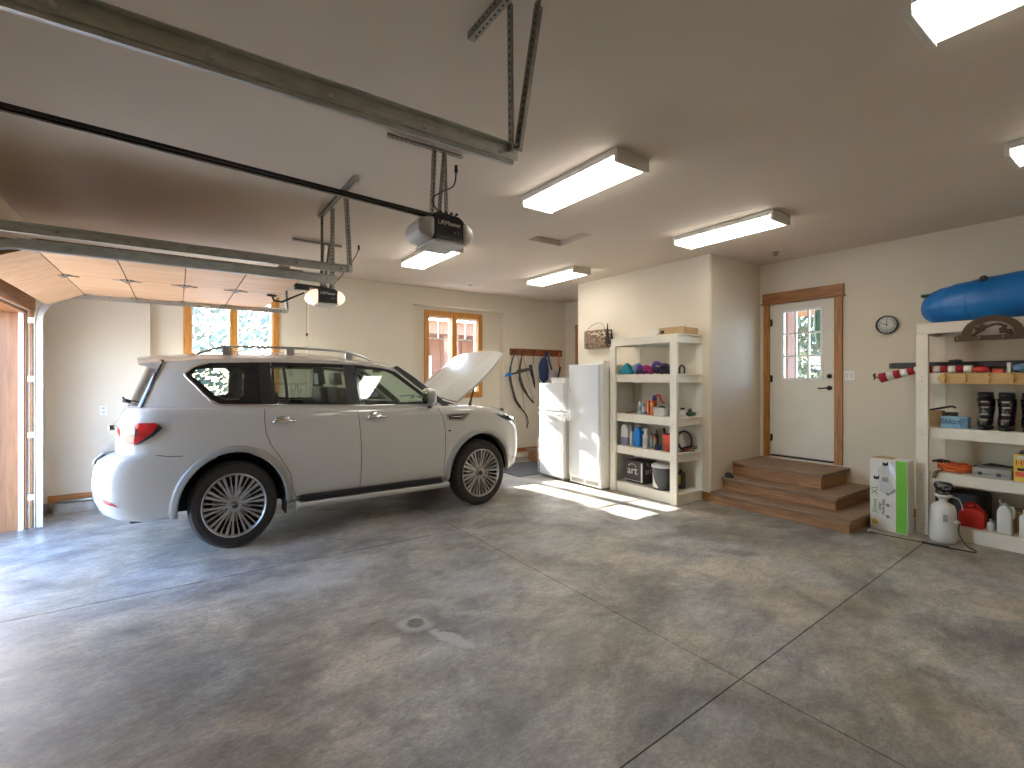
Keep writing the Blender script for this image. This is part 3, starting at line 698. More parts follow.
# timber porch wing seen through window 2
pw = thing('timber_outbuilding', 'pinkish timber wing with posts and a window, outside the window behind the hood', 'building', (6.6, 13.5, -.22))
bm = B(); box(bm, 5.2, 9.5, 13.4, 13.6, -.22, 3.1); obj('siding_wall', bm, 'siding', pw)
for k in range(12):
    bm = B(); box(bm, 5.25+k*.36, 5.29+k*.36, 13.37, 13.4, -.22, 3.1); obj('batten', bm, 'siding', pw)
for x in (5.0, 6.25, 7.9):
    bm = B(); box(bm, x, x+.3, 12.0, 12.3, -.22, 2.85); obj('post', bm, 'siding', pw)
bm = B(); box(bm, 4.8, 9.6, 11.95, 12.35, 2.85, 3.2); obj('beam', bm, 'siding', pw)
bm = B(); v = [(4.7, 11.6, 3.2), (9.8, 11.6, 3.2), (9.8, 13.9, 3.75), (4.7, 13.9, 3.75)]
prism(bm, [(11.6, 3.2), (13.9, 3.7), (13.9, 3.82), (11.6, 3.32)], 'x', 4.7, 9.8); obj('roof', bm, 'siding', pw)
for x in (5.75, 7.15):
    bm = B(); box(bm, x, x+.06, 13.33, 13.4, .9, 2.3); box(bm, x+.54, x+.6, 13.33, 13.4, .9, 2.3); box(bm, x+.06, x+.54, 13.33, 13.4, .9, .98); box(bm, x+.06, x+.54, 13.33, 13.4, 2.22, 2.3)
    w_ = obj('window_frame', bm, 'muntin', pw); bm = B(); box(bm, x+.06, x+.54, 13.37, 13.385, .98, 2.22); obj('pane', bm, 'lampclr', w_)
# porch beyond the house door
bm = B(); box(bm, 8.6, 8.85, 4.03, 4.24, .0, 3.3); single('porch_post', bm, 'siding', 'square timber porch post seen in the left column of panes in the house door', 'post', (8.7, 4.1, 0))
bm = B(); box(bm, 7.35, 12, 2.0, 7.5, .30, .46); struct('trim_10', bm, 'siding')
bm = B(); box(bm, 10.2, 10.35, 2.2, 7.4, 1.25, 1.35)
for k in range(40): box(bm, 10.25, 10.29, 2.3+k*.13, 2.33+k*.13, .46, 1.25)
single('porch_railing', bm, 'siding', 'low timber porch railing seen in the bottom row of panes of the house door', 'railing', (10.2, 4.6, .46))
bm = B(); lathe(bm, [(.001, 0), (.045, .02), (.13, .3), (.10, .9), (.02, 1.45), (.001, 1.5)], (9.6, 3.94, 2.2), 'z', 14, sx=1, sy=.8)
cyl(bm, (9.6, 3.94, 3.6), (9.6, 3.94, 3.8), .012, n=6)
single('patio_umbrella', bm, 'dgreen', 'folded dark green umbrella outside, in the upper right panes of the house door', 'umbrella', (9.6, 3.94, 2.2))
bm = B(); prism(bm, [(2.0, 3.3), (7.4, 3.3), (7.4, 3.42), (2.0, 3.42)], 'x', 7.35, 14.0); struct('trim_11', bm, 'oak_y')
# ------------------------------------------------------------------ the car
YC = 6.165
car = thing('car', 'white sport utility vehicle parked side-on in the garage with its hood raised', 'car', (1.75, YC, 0))
def ztop(x):
    z = 1.365-.028*(x+.0)
    if x > 3.2: z -= .17*((x-3.2)/.85)**2
    return z
def zmap(zk, x):
    if zk <= .9: return zk
    return .9+(zk-.9)*(ztop(x)-.9)/(1.365-.9)
def outline(xr, xf, w, Lr=.42, Lf=.95, nr=3.6, nf=2.5):
    xc_r, xc_f = xr+Lr, xf-Lf; pts = []
    n1 = 16
    for i in range(n1):
        th = (math.pi/2)*i/n1; pts.append((xc_r-Lr*math.cos(th)**(2/nr), w*max(0, math.sin(th))**(2/nr)))
    for i in range(28): pts.append((xc_r+(xc_f-xc_r)*i/28, w))
    for i in range(21):
        th = (math.pi/2)*i/20; pts.append((xc_f+Lf*math.sin(th)**(2/nf), w*max(0, math.cos(th))**(2/nf)))
    return pts      # y>=0 side, rear centre -> front centre
LV = [(.345, -.42, 3.92, .80), (.385, -.52, 4.04, .865), (.45, -.585, 4.11, .893), (.56, -.625, 4.14, .905), (.70, -.64, 4.145, .912), (.82, -.625, 4.14, .914), (.90, -.595, 4.13, .914), (.945, -.53, 4.125, .913),
      (.965, -.475, 4.12, .912), (1.05, -.475, 4.10, .911), (1.14, -.47, 4.05, .907), (1.22, -.455, 4.02, .902), (1.29, -.43, 3.98, .892), (1.335, -.405, 3.93, .878), (1.355, -.39, 3.88, .862), (1.365, -.37, 3.82, .835)]
bm = B(); rings = []
for zk, xr, xf, w in LV:
    pts = outline(xr, xf, w); ring = []
    for (x, y) in pts: ring.append(bm.verts.new((x, YC+y, zmap(zk, x))))
    for (x, y) in pts[-2:0:-1]: ring.append(bm.verts.new((x, YC-y, zmap(zk, x))))
    rings.append(ring)
NP = len(rings[0]); H = len(pts)
for a, b in zip(rings, rings[1:]):
    for k in range(NP): f = bm.faces.new((a[k], a[(k+1) % NP], b[(k+1) % NP], b[k])); f.smooth = True
for ring in (rings[0], rings[-1]):
    for i in range(H-1):
        a, b = ring[i], ring[i+1]; c = ring[NP-i-1] if i+1 < H-1 else None; d = ring[(NP-i) % NP]
        if i == 0: bm.faces.new((a, b, ring[NP-1]))
        elif i+1 == H-1: bm.faces.new((a, b, d))
        else: bm.faces.new((a, b, c, d))
body = obj('body', bm, ['paint', 'dark'], car)
WX, WZ = (.46, 3.20), .415
def cutter(bm):
    bmesh.ops.recalc_face_normals(bm, faces=bm.faces[:]); bmesh.ops.translate(bm, verts=bm.verts[:], vec=-OFF['car'])
    me = bpy.data.meshes.new('cut'); bm.to_mesh(me); bm.free(); me.materials.append(M['paint']); me.materials.append(M['dark'])
    for p in me.polygons: p.material_index = 1
    o = bpy.data.objects.new('cut', me); COL.objects.link(o); o.parent = car; return o
cuts = []
for wx in WX:
    for s in (-1, 1):
        c = B(); pts = [(wx+.455*math.cos(a), WZ+.51*math.sin(a)) for a in [math.pi*2*k/48 for k in range(48)]]
        y0, y1 = sorted((YC+s*.55, YC+s*1.05)); prism(c, pts, 'y', y0, y1); cuts.append(cutter(c))
c = B(); box(c, -.18, 2.55, YC-.79, YC+.79, 1.0, 1.6); cuts.append(cutter(c))
c = B(); prism(c, [(2.98, YC-.73), (3.55, YC-.70), (3.85, YC-.45), (3.93, YC), (3.85, YC+.45), (3.55, YC+.70), (2.98, YC+.73)], 'z', 1.06, 1.6); cuts.append(cutter(c))
boolean(body, cuts)
for p in body.data.polygons: p.use_smooth = True
body.data.set_sharp_from_angle(angle=R(32))
bvh = BVHTree.FromPolygons([v.co+OFF['car'] for v in body.data.vertices], [list(p.vertices) for p in body.data.polygons])
def surf(x, z, out=0.0, s=-1):
    h = bvh.ray_cast(Vector((x, YC+s*2, z)), Vector((0, -s, 0)))
    y = h[0].y if h[0] else YC+s*.91
    return Vector((x, y+s*out, z))
def patch(name, outl, thick, m, s=-1, parent=car, div=3, out=0.001):
    """surface patch with real thickness following the body side: outl (x,z)"""
    bm = B(); vs_ = [bm.verts.new((x, 0, z)) for x, z in outl]; bm.faces.new(vs_)
    xs_ = [p[0] for p in outl]; zs_ = [p[1] for p in outl]
    for k in range(1, div*2):
        c = min(xs_)+(max(xs_)-min(xs_))*k/(div*2); bmesh.ops.bisect_plane(bm, geom=bm.verts[:]+bm.edges[:]+bm.faces[:], plane_co=(c, 0, 0), plane_no=(1, 0, 0))
    for k in range(1, div):
        c = min(zs_)+(max(zs_)-min(zs_))*k/div; bmesh.ops.bisect_plane(bm, geom=bm.verts[:]+bm.edges[:]+bm.faces[:], plane_co=(0, 0, c), plane_no=(0, 0, 1))
    for v in bm.verts: v.co = surf(v.co.x, v.co.z, out+thick, s)
    r = bmesh.ops.extrude_face_region(bm, geom=bm.faces[:])
    for v in [g_ for g_ in r['geom'] if isinstance(g_, bmesh.types.BMVert)]: v.co.y -= s*thick
    return obj(name, bm, m, parent, bevel=.0)
# panel gaps
def seam(name, pts, s=-1, r=.0035):
    q = []
    for a, b in zip(pts, pts[1:]):
        for k in range(6): t = k/6; q.append(surf(a[0]+(b[0]-a[0])*t, a[1]+(b[1]-a[1])*t, -.001, s))
    q.append(surf(pts[-1][0], pts[-1][1], -.001, s)); bm = B(); tube(bm, q, r, 5); obj(name, bm, 'dark', car)
for s in (-1, 1):
    seam('panel_gap', [(.72, 1.325), (.715, 1.22), (.73, 1.08), (.77, .97), (.86, .83), (.95, .66), (.985, .47), (1.0, .42)], s)
    seam('panel_gap', [(1.63, 1.30), (1.65, 1.1), (1.665, .9), (1.665, .6), (1.655, .42)], s)
    seam('panel_gap', [(2.60, 1.275), (2.66, 1.15), (2.69, 1.0), (2.69, .75), (2.665, .42)], s)
    seam('panel_gap', [(1.0, .42), (1.8, .405), (2.665, .40)], s)
    seam('panel_gap', [(-.14, .95), (-.05, .93), (.05, .925)], s)
    # wheel-arch flares
    for wx in WX:
        bm = B(); rings = []
        for k in range(41):
            a = R(-7+194*k/40); ca, sa = math.cos(a), math.sin(a)
            prof = [(.445, -.10), (.447, .024), (.458, .034), (.490, .030), (.512, .012), (.517, -.012)]
            rg = []
            for rr, o_ in prof:
                x = wx+ca*rr; z = WZ+sa*(rr+.056)
                p = surf(wx+ca*.52, max(z, .36), o_, s); rg.append(bm.verts.new((x, p.y if o_ > -.05 else YC+s*.80, z)))
            rings.append(rg)
        for a, b in zip(rings, rings[1:]):
            for k in range(len(a)-1): f = bm.faces.new((a[k], a[k+1], b[k+1], b[k])); f.smooth = True
        bmesh.ops.solidify(bm, geom=bm.faces[:], thickness=.006)
        obj('fender_flare', bm, 'paint', car, autosm=40)
    # running board and sill
    bm = B(); prism(bm, [(YC+s*.80, .30), (YC+s*.94, .305), (YC+s*.965, .335), (YC+s*.965, .365), (YC+s*.90, .375), (YC+s*.80, .375)], 'x', 1.0, 2.72); obj('running_board', bm, 'paint', car, bevel=.006)
    bm = B(); box(bm, 1.04, 2.64, min(YC+s*.875, YC+s*.955), max(YC+s*.875, YC+s*.955), .374, .384)
    for k in range(5): y_ = YC+s*(.885+.015*k); box(bm, 1.06, 2.62, y_-.003, y_+.003, .384, .389)
    box(bm, 1.04, 2.64, min(YC+s*.84, YC+s*.925), max(YC+s*.84, YC+s*.925), .384, .43)
    obj('step_pad', bm, 'black', car)
    # handles
    for hx in (.78, 1.73):
        bm = B(); c = surf(hx+.11, 1.205, .0, s)
        lathe(bm, [(.001, -.002), (.045, -.002), (.05, .002), (.001, .004)], (c.x-.01, c.y, c.z+.008), 'y', 20, sx=1.5, sy=.7)
        tube(bm, [surf(hx, 1.195, .005, s), surf(hx+.02, 1.197, .03, s), surf(hx+.11, 1.20, .042, s), surf(hx+.20, 1.197, .03, s), surf(hx+.235, 1.195, .004, s)], [.008, .013, .015, .013, .008], 10, sub=4)
        obj('door_handle', bm, 'chrome', car)
    patch('fender_vent', [(2.70, 1.19), (3.03, 1.19), (2.93, 1.105), (2.72, 1.115)], .014, 'chrome', s)
    patch('vent_grille', [(2.73, 1.175), (2.97, 1.178), (2.90, 1.125), (2.74, 1.13)], .006, 'black', s, out=.015)
    bm = B(); tube(bm, [surf(2.75, 1.15, .022, s), surf(2.93, 1.158, .022, s)], .006, 6); obj('vent_bar', bm, 'chrome', car)
    patch('fender_badge', [(2.72, .985), (2.735, .995), (2.76, .995), (2.765, .985), (2.745, .975)], .006, 'black', s, div=1)
    # lamps
    patch('headlight', [(3.42, 1.165), (3.60, 1.165), (3.80, 1.13), (3.86, 1.07), (3.84, .98), (3.76, 1.0), (3.60, 1.08)], .012, 'lampclr', s, div=5)
    patch('headlight_trim', [(3.46, 1.145), (3.74, 1.115), (3.81, 1.06), (3.80, 1.04), (3.70, 1.06), (3.58, 1.10)], .004, 'dark', s, div=4, out=.013)
    bm = B(); outl = [(-.425, 1.235), (-.30, 1.238), (-.15, 1.235), (-.10, 1.19), (-.16, 1.13), (-.24, 1.075), (-.32, 1.05), (-.40, 1.09), (-.43, 1.15)]
    tl = patch('tail_lamp', outl, .016, 'tail', s, div=5)
    patch('lamp_insert', [(-.41, 1.20), (-.30, 1.205), (-.27, 1.17), (-.29, 1.11), (-.38, 1.13)], .004, 'darktail', s, parent=tl, div=3, out=.017)
    patch('lamp_edge', [(-.13, 1.225), (-.095, 1.19), (-.16, 1.12), (-.25, 1.062), (-.31, 1.042), (-.25, 1.085), (-.17, 1.15), (-.14, 1.19)], .006, 'black', s, parent=tl, div=3, out=.014)
# rear bumper details
bm = B(); prism(bm, [(-.45, .962), (-.53, .945), (-.585, .90), (-.598, .86), (-.608, .865), (-.592, .912), (-.535, .962), (-.45, .978)], 'y', YC-.56, YC+.56); obj('bumper_step', bm, 'silver', car, bevel=.004)
bm = B(); box(bm, -.52, -.46, YC-.35, YC+.35, 1.14, 1.19); obj('tailgate_bar', bm, 'chrome', car, bevel=.01)
bm = B(); box(bm, -.34, -.08, YC-.72, YC+.70, .325, .40); obj('rear_valance', bm, 'black', car, bevel=.02)
patch('bumper_reflector', [(-.52, .60), (-.44, .56), (-.40, .52), (-.50, .56)], .006, 'tail', -1, div=2)
for s in (-1, 1):
    bm = B(); box(bm, .90, .915, min(YC+s*.70, YC+s*.90), max(YC+s*.70, YC+s*.90), .27, .5); obj('mud_flap', bm, 'black', car)
# front grille and bumper
bm = B(); tube(bm, [(4.07, YC-.42, 1.0), (4.12, YC-.3, 1.03), (4.13, YC, 1.04), (4.12, YC+.3, 1.03), (4.07, YC+.42, 1.0), (4.09, YC+.33, .66), (4.12, YC, .60), (4.09, YC-.33, .66)], .02, 8, closed=True, sub=4); obj('grille_surround', bm, 'chrome', car)
bm = B(); box(bm, 4.05, 4.105, YC-.36, YC+.36, .66, 1.0); obj('grille', bm, 'black', car, bevel=.01)
patch('bumper_corner', [(3.66, .50), (3.80, .56), (3.86, .50), (3.82, .42), (3.70, .40)], .02, 'paint', -1, div=3)
# greenhouse ------------------------------------------------------
def zc(x):   # roof crown height
    P_ = [(-.10, 1.865), (.2, 1.895), (.6, 1.915), (1.0, 1.918), (1.5, 1.90), (1.9, 1.862), (2.25, 1.80)]
    if x <= P_[0][0]: return P_[0][1]-(P_[0][0]-x)*.12
    for (a, b), (c, d) in zip(P_, P_[1:]):
        if x <= c: t = (x-a)/(c-a); t2 = t; return b+(d-b)*t2
    return P_[-1][1]-(x-2.25)*.5
def yw(x, z):
    t = (z-1.33)/(1.80-1.33); y = .868-.135*t-.02*t*t
    if x < .25: y -= .11*((.25-x)/.6)**2
    if x > 1.9: y -= .05*((x-1.9)/.85)**2
    return y
def ze(x): return zc(x)-.085
topl = [(x, ze(x)) for x in (-.06, .2, .5, .8, 1.1, 1.4, 1.7, 1.95, 2.14)]
outer = [(-.26, 1.335), (-.20, 1.52), (-.13, 1.70), (-.09, 1.775)]+topl+[(2.30, 1.655), (2.52, 1.48), (2.76, 1.275), (2.70, 1.262), (1.8, 1.29), (.8, 1.325)]
hole = [(.07, 1.655), (.10, 1.70), (.16, 1.745), (.26, 1.775), (.8, 1.792), (1.3, 1.790), (1.7, 1.775), (2.0, 1.742), (2.12, 1.70), (2.36, 1.51), (2.615, 1.315), (1.8, 1.325), (.9, 1.36), (.36, 1.375), (.25, 1.44), (.15, 1.56)]
def side_sheet(name, loops, m, s, thick=.035, out=0.0, parent=car, step=.12):
    bm = B(); tri = tessellate_polygon([[Vector((x, 0, z)) for x, z in L] for L in loops]); flat = [p for L in loops for p in L]
    V = [bm.verts.new((x, 0, z)) for x, z in flat]
    for a, b, c in tri:
        try: bm.faces.new((V[a], V[b], V[c]))
        except Exception: pass
    x_ = -.4
    while x_ < 2.8:
        bmesh.ops.bisect_plane(bm, geom=bm.verts[:]+bm.edges[:]+bm.faces[:], plane_co=(x_, 0, 0), plane_no=(1, 0, 0)); x_ += step
    for z_ in (1.4, 1.5, 1.6, 1.7): bmesh.ops.bisect_plane(bm, geom=bm.verts[:]+bm.edges[:]+bm.faces[:], plane_co=(0, 0, z_), plane_no=(0, 0, 1))
    for v in bm.verts: v.co.y = YC+s*(yw(v.co.x, v.co.z)+out)
    r = bmesh.ops.extrude_face_region(bm, geom=bm.faces[:])
    for v in [g_ for g_ in r['geom'] if isinstance(g_, bmesh.types.BMVert)]: v.co.y -= s*thick
    return obj(name, bm, m, parent, autosm=35)
def inset_poly(a, b, zlo, zhi): return [(a, zlo), (b, zlo), (b, zhi), (a, zhi)]
for s in (-1, 1):
    side_sheet('pillar_frame', [outer, hole[::-1]], 'paint', s)
    bm = B(); tube(bm, [(x, YC+s*(yw(x, z)+.003), z) for x, z in hole[-4:]+hole[:4]], .011, 6, sub=3); obj('window_trim', bm, 'chrome', car)
    bm = B(); tube(bm, [(x, YC+s*(yw(x, z)+.003), z) for x, z in hole[10:14]], .007, 6, sub=3); obj('window_trim', bm, 'chrome', car)
    side_sheet('window_glass', [[hole[0]]+hole[1:4]+[(.70, 1.789), (.72, 1.366)]+hole[13:]], 'tint', s, .004, -.012)
    side_sheet('window_glass', [[(.80, 1.362), (.80, 1.791), (1.55, 1.782), (1.57, 1.333)]], 'tint', s, .004, -.012)
    side_sheet('window_glass', [[(1.66, 1.33), (1.64, 1.776), (2.0, 1.742), (2.12, 1.70), (2.36, 1.51), (2.615, 1.316), (1.8, 1.327)]], 'cglass', s, .004, -.012)
    # black borders and pillars between the panes
    side_sheet('window_pillar', [[(.69, 1.365), (.68, 1.79), (.79, 1.792), (.81, 1.362)]], 'black', s, .03, -.004)
    side_sheet('window_pillar', [[(1.54, 1.333), (1.52, 1.782), (1.63, 1.778), (1.67, 1.33)]], 'black', s, .03, -.004)
    side_sheet('window_pillar', [[(.925, 1.358), (.90, 1.79), (.925, 1.791), (.955, 1.356)]], 'black', s, .015, -.006)
    border = [(.105, 1.65), (.14, 1.70), (.20, 1.735), (.28, 1.755), (.60, 1.765), (.61, 1.41), (.40, 1.41), (.30, 1.46), (.19, 1.57)]
    q = [(.115, 1.655), (.16, 1.715), (.28, 1.742), (.50, 1.745), (.54, 1.71), (.54, 1.46), (.50, 1.42), (.40, 1.415), (.31, 1.46), (.21, 1.57)]
    rear = [hole[0]]+hole[1:4]+[(.70, 1.789), (.72, 1.366)]+hole[13:]
    side_sheet('glass_border', [rear, q[::-1]], 'blackg', s, .006, -.006)
    rd = [(.80, 1.362), (.80, 1.791), (1.55, 1.782), (1.57, 1.333)]
    q = [(.82, 1.385), (.82, 1.755), (1.53, 1.748), (1.54, 1.365)]
    side_sheet('glass_border', [rd, q[::-1]], 'blackg', s, .006, -.006)
    fd = [(1.66, 1.33), (1.64, 1.776), (2.0, 1.742), (2.12, 1.70), (2.36, 1.51), (2.615, 1.316), (1.8, 1.327)]
    q = [(1.685, 1.352), (1.67, 1.742), (2.0, 1.706), (2.08, 1.672), (2.32, 1.49), (2.45, 1.39), (2.45, 1.345), (1.8, 1.352)]
    side_sheet('glass_border', [fd, q[::-1]], 'blackg', s, .006, -.006)
    side_sheet('front_pillar', [[(2.10, 1.75), (2.15, 1.775), (2.35, 1.64), (2.58, 1.455), (2.79, 1.285), (2.70, 1.275), (2.47, 1.45), (2.28, 1.60)]], 'black', s, .05, .003)
# roof shell
bm = B(); NX, NY = 30, 18; grid = []
for i in range(NX+1):
    x0_ = -.22+(2.17+.22)*i/NX; row = []
    for j in range(NY+1):
        v = -1+2*j/NY; x = x0_+(.09*(1-v*v) if i > NX*.8 else 0)*((i-NX*.8)/(NX*.2) if i > NX*.8 else 0)
        z = zc(x0_)-.087*abs(v)**2.6; hw = yw(x0_, ze(x0_))+.004
        row.append(bm.verts.new((x, YC+v*hw, z)))
    grid.append(row)
for i in range(NX):
    for j in range(NY): bm.faces.new((grid[i][j], grid[i+1][j], grid[i+1][j+1], grid[i][j+1]))
r_ = bmesh.ops.extrude_face_region(bm, geom=bm.faces[:])
for v in [g_ for g_ in r_['geom'] if isinstance(g_, bmesh.types.BMVert)]: v.co.z -= .02
obj('roof', bm, 'paint', car, autosm=40)
# spoiler
bm = B(); sp_ = [(-.30, .0), (-.31, .010), (-.20, .030), (-.08, .040), (.06, .030), (.06, -.02), (-.10, -.055)]; rr_ = []
for k in range(15):
    v = -1+2*k/14; rr_.append([bm.verts.new((x_+.03*v*v*(1 if x_ < -.15 else 0), YC+v*(.675-.0*x_), 1.832+z_-.085*abs(v)**2.6)) for x_, z_ in sp_])
for a_, b2 in zip(rr_, rr_[1:]):
    for k in range(len(sp_)): bm.faces.new((a_[k], a_[(k+1) % len(sp_)], b2[(k+1) % len(sp_)], b2[k]))
bm.faces.new(rr_[0]); bm.faces.new(rr_[-1]); obj('rear_spoiler', bm, 'paint', car, autosm=40)
# windscreen and rear glass
def curved_glass(name, P0, P1, bulge, m, th=.006, n=14):
    bm = B(); G = []
    for i in range(n+1):
        t = i/n; row = []
        for j in range(n+1):
            v = -1+2*j/n; x = P0[0]+(P1[0]-P0[0])*t; z = P0[2]+(P1[2]-P0[2])*t; hw = P0[1]+(P1[1]-P0[1])*t
            row.append(bm.verts.new((x+bulge*(1-v*v), YC+v*hw, z+.02*(1-v*v))))
        G.append(row)
    for i in range(n):
        for j in range(n): bm.faces.new((G[i][j], G[i+1][j], G[i+1][j+1], G[i][j+1]))
    r_ = bmesh.ops.extrude_face_region(bm, geom=bm.faces[:])
    for v in [g_ for g_ in r_['geom'] if isinstance(g_, bmesh.types.BMVert)]: v.co.z -= th
    return obj(name, bm, m, car, smooth=True)
curved_glass('windscreen', (2.78, .80, 1.27), (2.17, .69, 1.765), .10, 'cglass')
curved_glass('rear_window', (-.262, .80, 1.335), (-.09, .70, 1.80), -.13, 'blackg')
bm = B(); tube(bm, [(-.41, YC+.05, 1.40), (-.425, YC-.1, 1.43), (-.40, YC-.45, 1.45)], .008, 6); cyl(bm, (-.38, YC, 1.39), (-.435, YC, 1.41), .02, n=10); obj('rear_wiper', bm, 'black', car)
# cowl
bm = B(); prism(bm, [(2.68, YC-.80), (2.95, YC-.74), (3.02, YC), (2.95, YC+.74), (2.68, YC+.80)], 'z', 1.25, 1.285); obj('cowl', bm, 'black', car)
bm = B(); tube(bm, [(2.90, YC-.70, 1.30), (2.82, YC-.2, 1.37), (2.76, YC+.3, 1.38)], .008, 6); tube(bm, [(2.92, YC, 1.31), (2.84, YC+.4, 1.38), (2.76, YC+.7, 1.36)], .008, 6); obj('windscreen_wiper', bm, 'black', car)
# roof rails
for s in (-1, 1):
    bm = B(); y_ = YC+s*.60; tube(bm, [(.16, y_, zc(.16)-.03), (.30, y_, zc(.3)+.015), (.45, y_, zc(.45)+.035), (1.0, y_, zc(1)+.032), (1.5, y_, zc(1.5)+.032), (1.74, y_, zc(1.74)+.01), (1.88, y_, zc(1.88)-.035)], .013, 8, sub=5)
    for x_ in (.42, 1.0, 1.62): box(bm, x_-.04, x_+.04, y_-.010, y_+.010, zc(x_)-.05, zc(x_)+.033)
    obj('roof_rail', bm, 'silver', car)
# mirrors
for s in (-1, 1):
    def sq(x_, hw, hh, cy_, cz_): return [(x_, cy_+math.copysign(abs(math.cos(a))**.55, math.cos(a))*hw, cz_+math.copysign(abs(math.sin(a))**.55, math.sin(a))*hh) for a in [2*math.pi*k/28 for k in range(28)]]
    bm = B(); rg = [[bm.verts.new(p) for p in sq(x_, hw, hh, YC+s*1.0, 1.405)] for x_, hw, hh in ((2.385, .092, .098), (2.40, .10, .106), (2.44, .098, .104), (2.48, .082, .088), (2.505, .05, .055))]
    for a_, b2 in zip(rg, rg[1:]):
        for k in range(28): bm.faces.new((a_[k], a_[(k+1) % 28], b2[(k+1) % 28], b2[k]))
    bm.faces.new(rg[0]); bm.faces.new(rg[-1]); mr = obj('door_mirror', bm, 'silver', car, autosm=40)
    bm = B(); bm.faces.new([bm.verts.new(p) for p in sq(2.3835, .080, .086, YC+s*1.0, 1.405)]); r_ = bmesh.ops.extrude_face_region(bm, geom=bm.faces[:])
    for v in [g_ for g_ in r_['geom'] if isinstance(g_, bmesh.types.BMVert)]: v.co.x -= .003
    obj('mirror_glass', bm, 'chrome', mr)
    bm = B(); tube(bm, [(2.50, YC+s*.87, 1.29), (2.47, YC+s*.93, 1.325), (2.46, YC+s*.99, 1.34)], .028, 10, sub=3); obj('mirror_foot', bm, 'black', mr)
# hood, raised about 43 degrees
al = R(40.5); hx_, hz_ = 2.93, 1.33; bm = B(); NU, NV = 22, 26; G = []
for i in range(NU+1):
    row = []
    for j in range(NV+1):
        v = -1+2*j/NV
        a0 = .12*(1-v*v)**1.0*-.2; Lm = .985+.09*(1-abs(v)**2)          # length grows to the middle (pointed nose)
        u = a0+(Lm-a0)*i/NU; ui = i/NU
        wd = .74+.075*math.sin(math.pi*min(1, ui*1.02))**1.2-.045*ui**3
        cr = .085*(1-abs(v)**2.4)+.018*math.exp(-((abs(v)-.62)/.09)**2)*(1-.3*ui)     # crown and two raised creases
        cr = cr*(1-.9*ui**2)
        X_ = hx_+u*math.cos(al)-cr*math.sin(al); Z_ = hz_+u*math.sin(al)+cr*math.cos(al)
        row.append(bm.verts.new((X_, YC+v*wd, Z_)))
    G.append(row)
for i in range(NU):
    for j in range(NV): bm.faces.new((G[i][j], G[i+1][j], G[i+1][j+1], G[i][j+1]))
r_ = bmesh.ops.extrude_face_region(bm, geom=bm.faces[:])
for v in [g_ for g_ in r_['geom'] if isinstance(g_, bmesh.types.BMVert)]: v.co += Vector((math.sin(al), 0, -math.cos(al)))*.028
obj('hood', bm, 'paint', car, autosm=50)
bm = B(); cyl(bm, (3.14, YC-.68, 1.20), (3.27, YC-.64, 1.56), .011, n=8); cyl(bm, (3.14, YC-.68, 1.20), (3.19, YC-.665, 1.34), .017, n=8); obj('hood_strut', bm, 'black', car)
bm = B(); cyl(bm, (3.14, YC+.68, 1.20), (3.27, YC+.64, 1.56), .011, n=8); obj('hood_strut', bm, 'black', car)
# engine bay contents
bm = B(); box(bm, 3.1, 3.62, YC-.42, YC+.42, 1.07, 1.17); box(bm, 3.66, 3.86, YC-.35, YC+.35, 1.07, 1.19)
for y_ in (-.6, .5): box(bm, 3.1, 3.4, YC+y_, YC+y_+.14, 1.07, 1.20)
for k in range(7): box(bm, 3.05+k*.1, 3.09+k*.1, YC-.70, YC-.65, 1.10, 1.215)
obj('engine_cover', bm, 'black', car, bevel=.012)
# interior
def seat(x, y, w, hb, nm='seat'):
    bm = B(); box(bm, x, x+.42, y-w/2, y+w/2, 1.001, 1.08)
    prism(bm, [(x-.02, 1.02), (x+.10, 1.02), (x+.02, hb), (x-.10, hb)], 'y', y-w/2+.02, y+w/2-.02)
    s_ = obj(nm, bm, 'seat', car, bevel=.03, seg=3)
    bm = B(); prism(bm, [(x-.09, hb+.03), (x+.0, hb+.03), (x-.02, hb+.17), (x-.10, hb+.17)], 'y', y-.11, y+.11); cyl(bm, (x-.05, y-.05, hb-.03), (x-.05, y-.05, hb+.05), .007, n=6); cyl(bm, (x-.05, y+.05, hb-.03), (x-.05, y+.05, hb+.05), .007, n=6)
    obj('headrest', bm, 'seat', s_, bevel=.02, seg=3)
for y_ in (-.38, .38): seat(1.58, YC+y_, .48, 1.52); seat(.86, YC+y_, .48, 1.50)
for y_ in (-.36, .36): seat(.22, YC+y_, .42, 1.44)
bm = B(); prism(bm, [(2.28, 1.02), (2.24, 1.22), (2.30, 1.29), (2.66, 1.275), (2.66, 1.02)], 'y', YC-.77, YC+.77); obj('dashboard', bm, 'seat', car, bevel=.02)
bm = B(); tube(bm, [Vector((2.10, YC+.38, 1.28))+Vector((-.055*math.cos(a), .17*math.sin(a), .155*math.cos(a))) for a in [2*math.pi*k/20 for k in range(20)]], .014, 8, closed=True)
cyl(bm, (2.10, YC+.38, 1.28), (2.28, YC+.38, 1.22), .035, n=10); box(bm, 2.085, 2.105, YC+.22, YC+.54, 1.265, 1.295); obj('steering_wheel', bm, 'seat', car)
bm = B(); box(bm, 2.22, 2.235, YC-.13, YC+.13, 1.20, 1.33); obj('centre_screen', bm, 'blackg', car, bevel=.004)
bm = B(); prism(bm, [(2.14, 1.70), (2.16, 1.70), (2.18, 1.765), (2.15, 1.765)], 'y', YC-.12, YC+.12); obj('interior_mirror', bm, 'black', car)
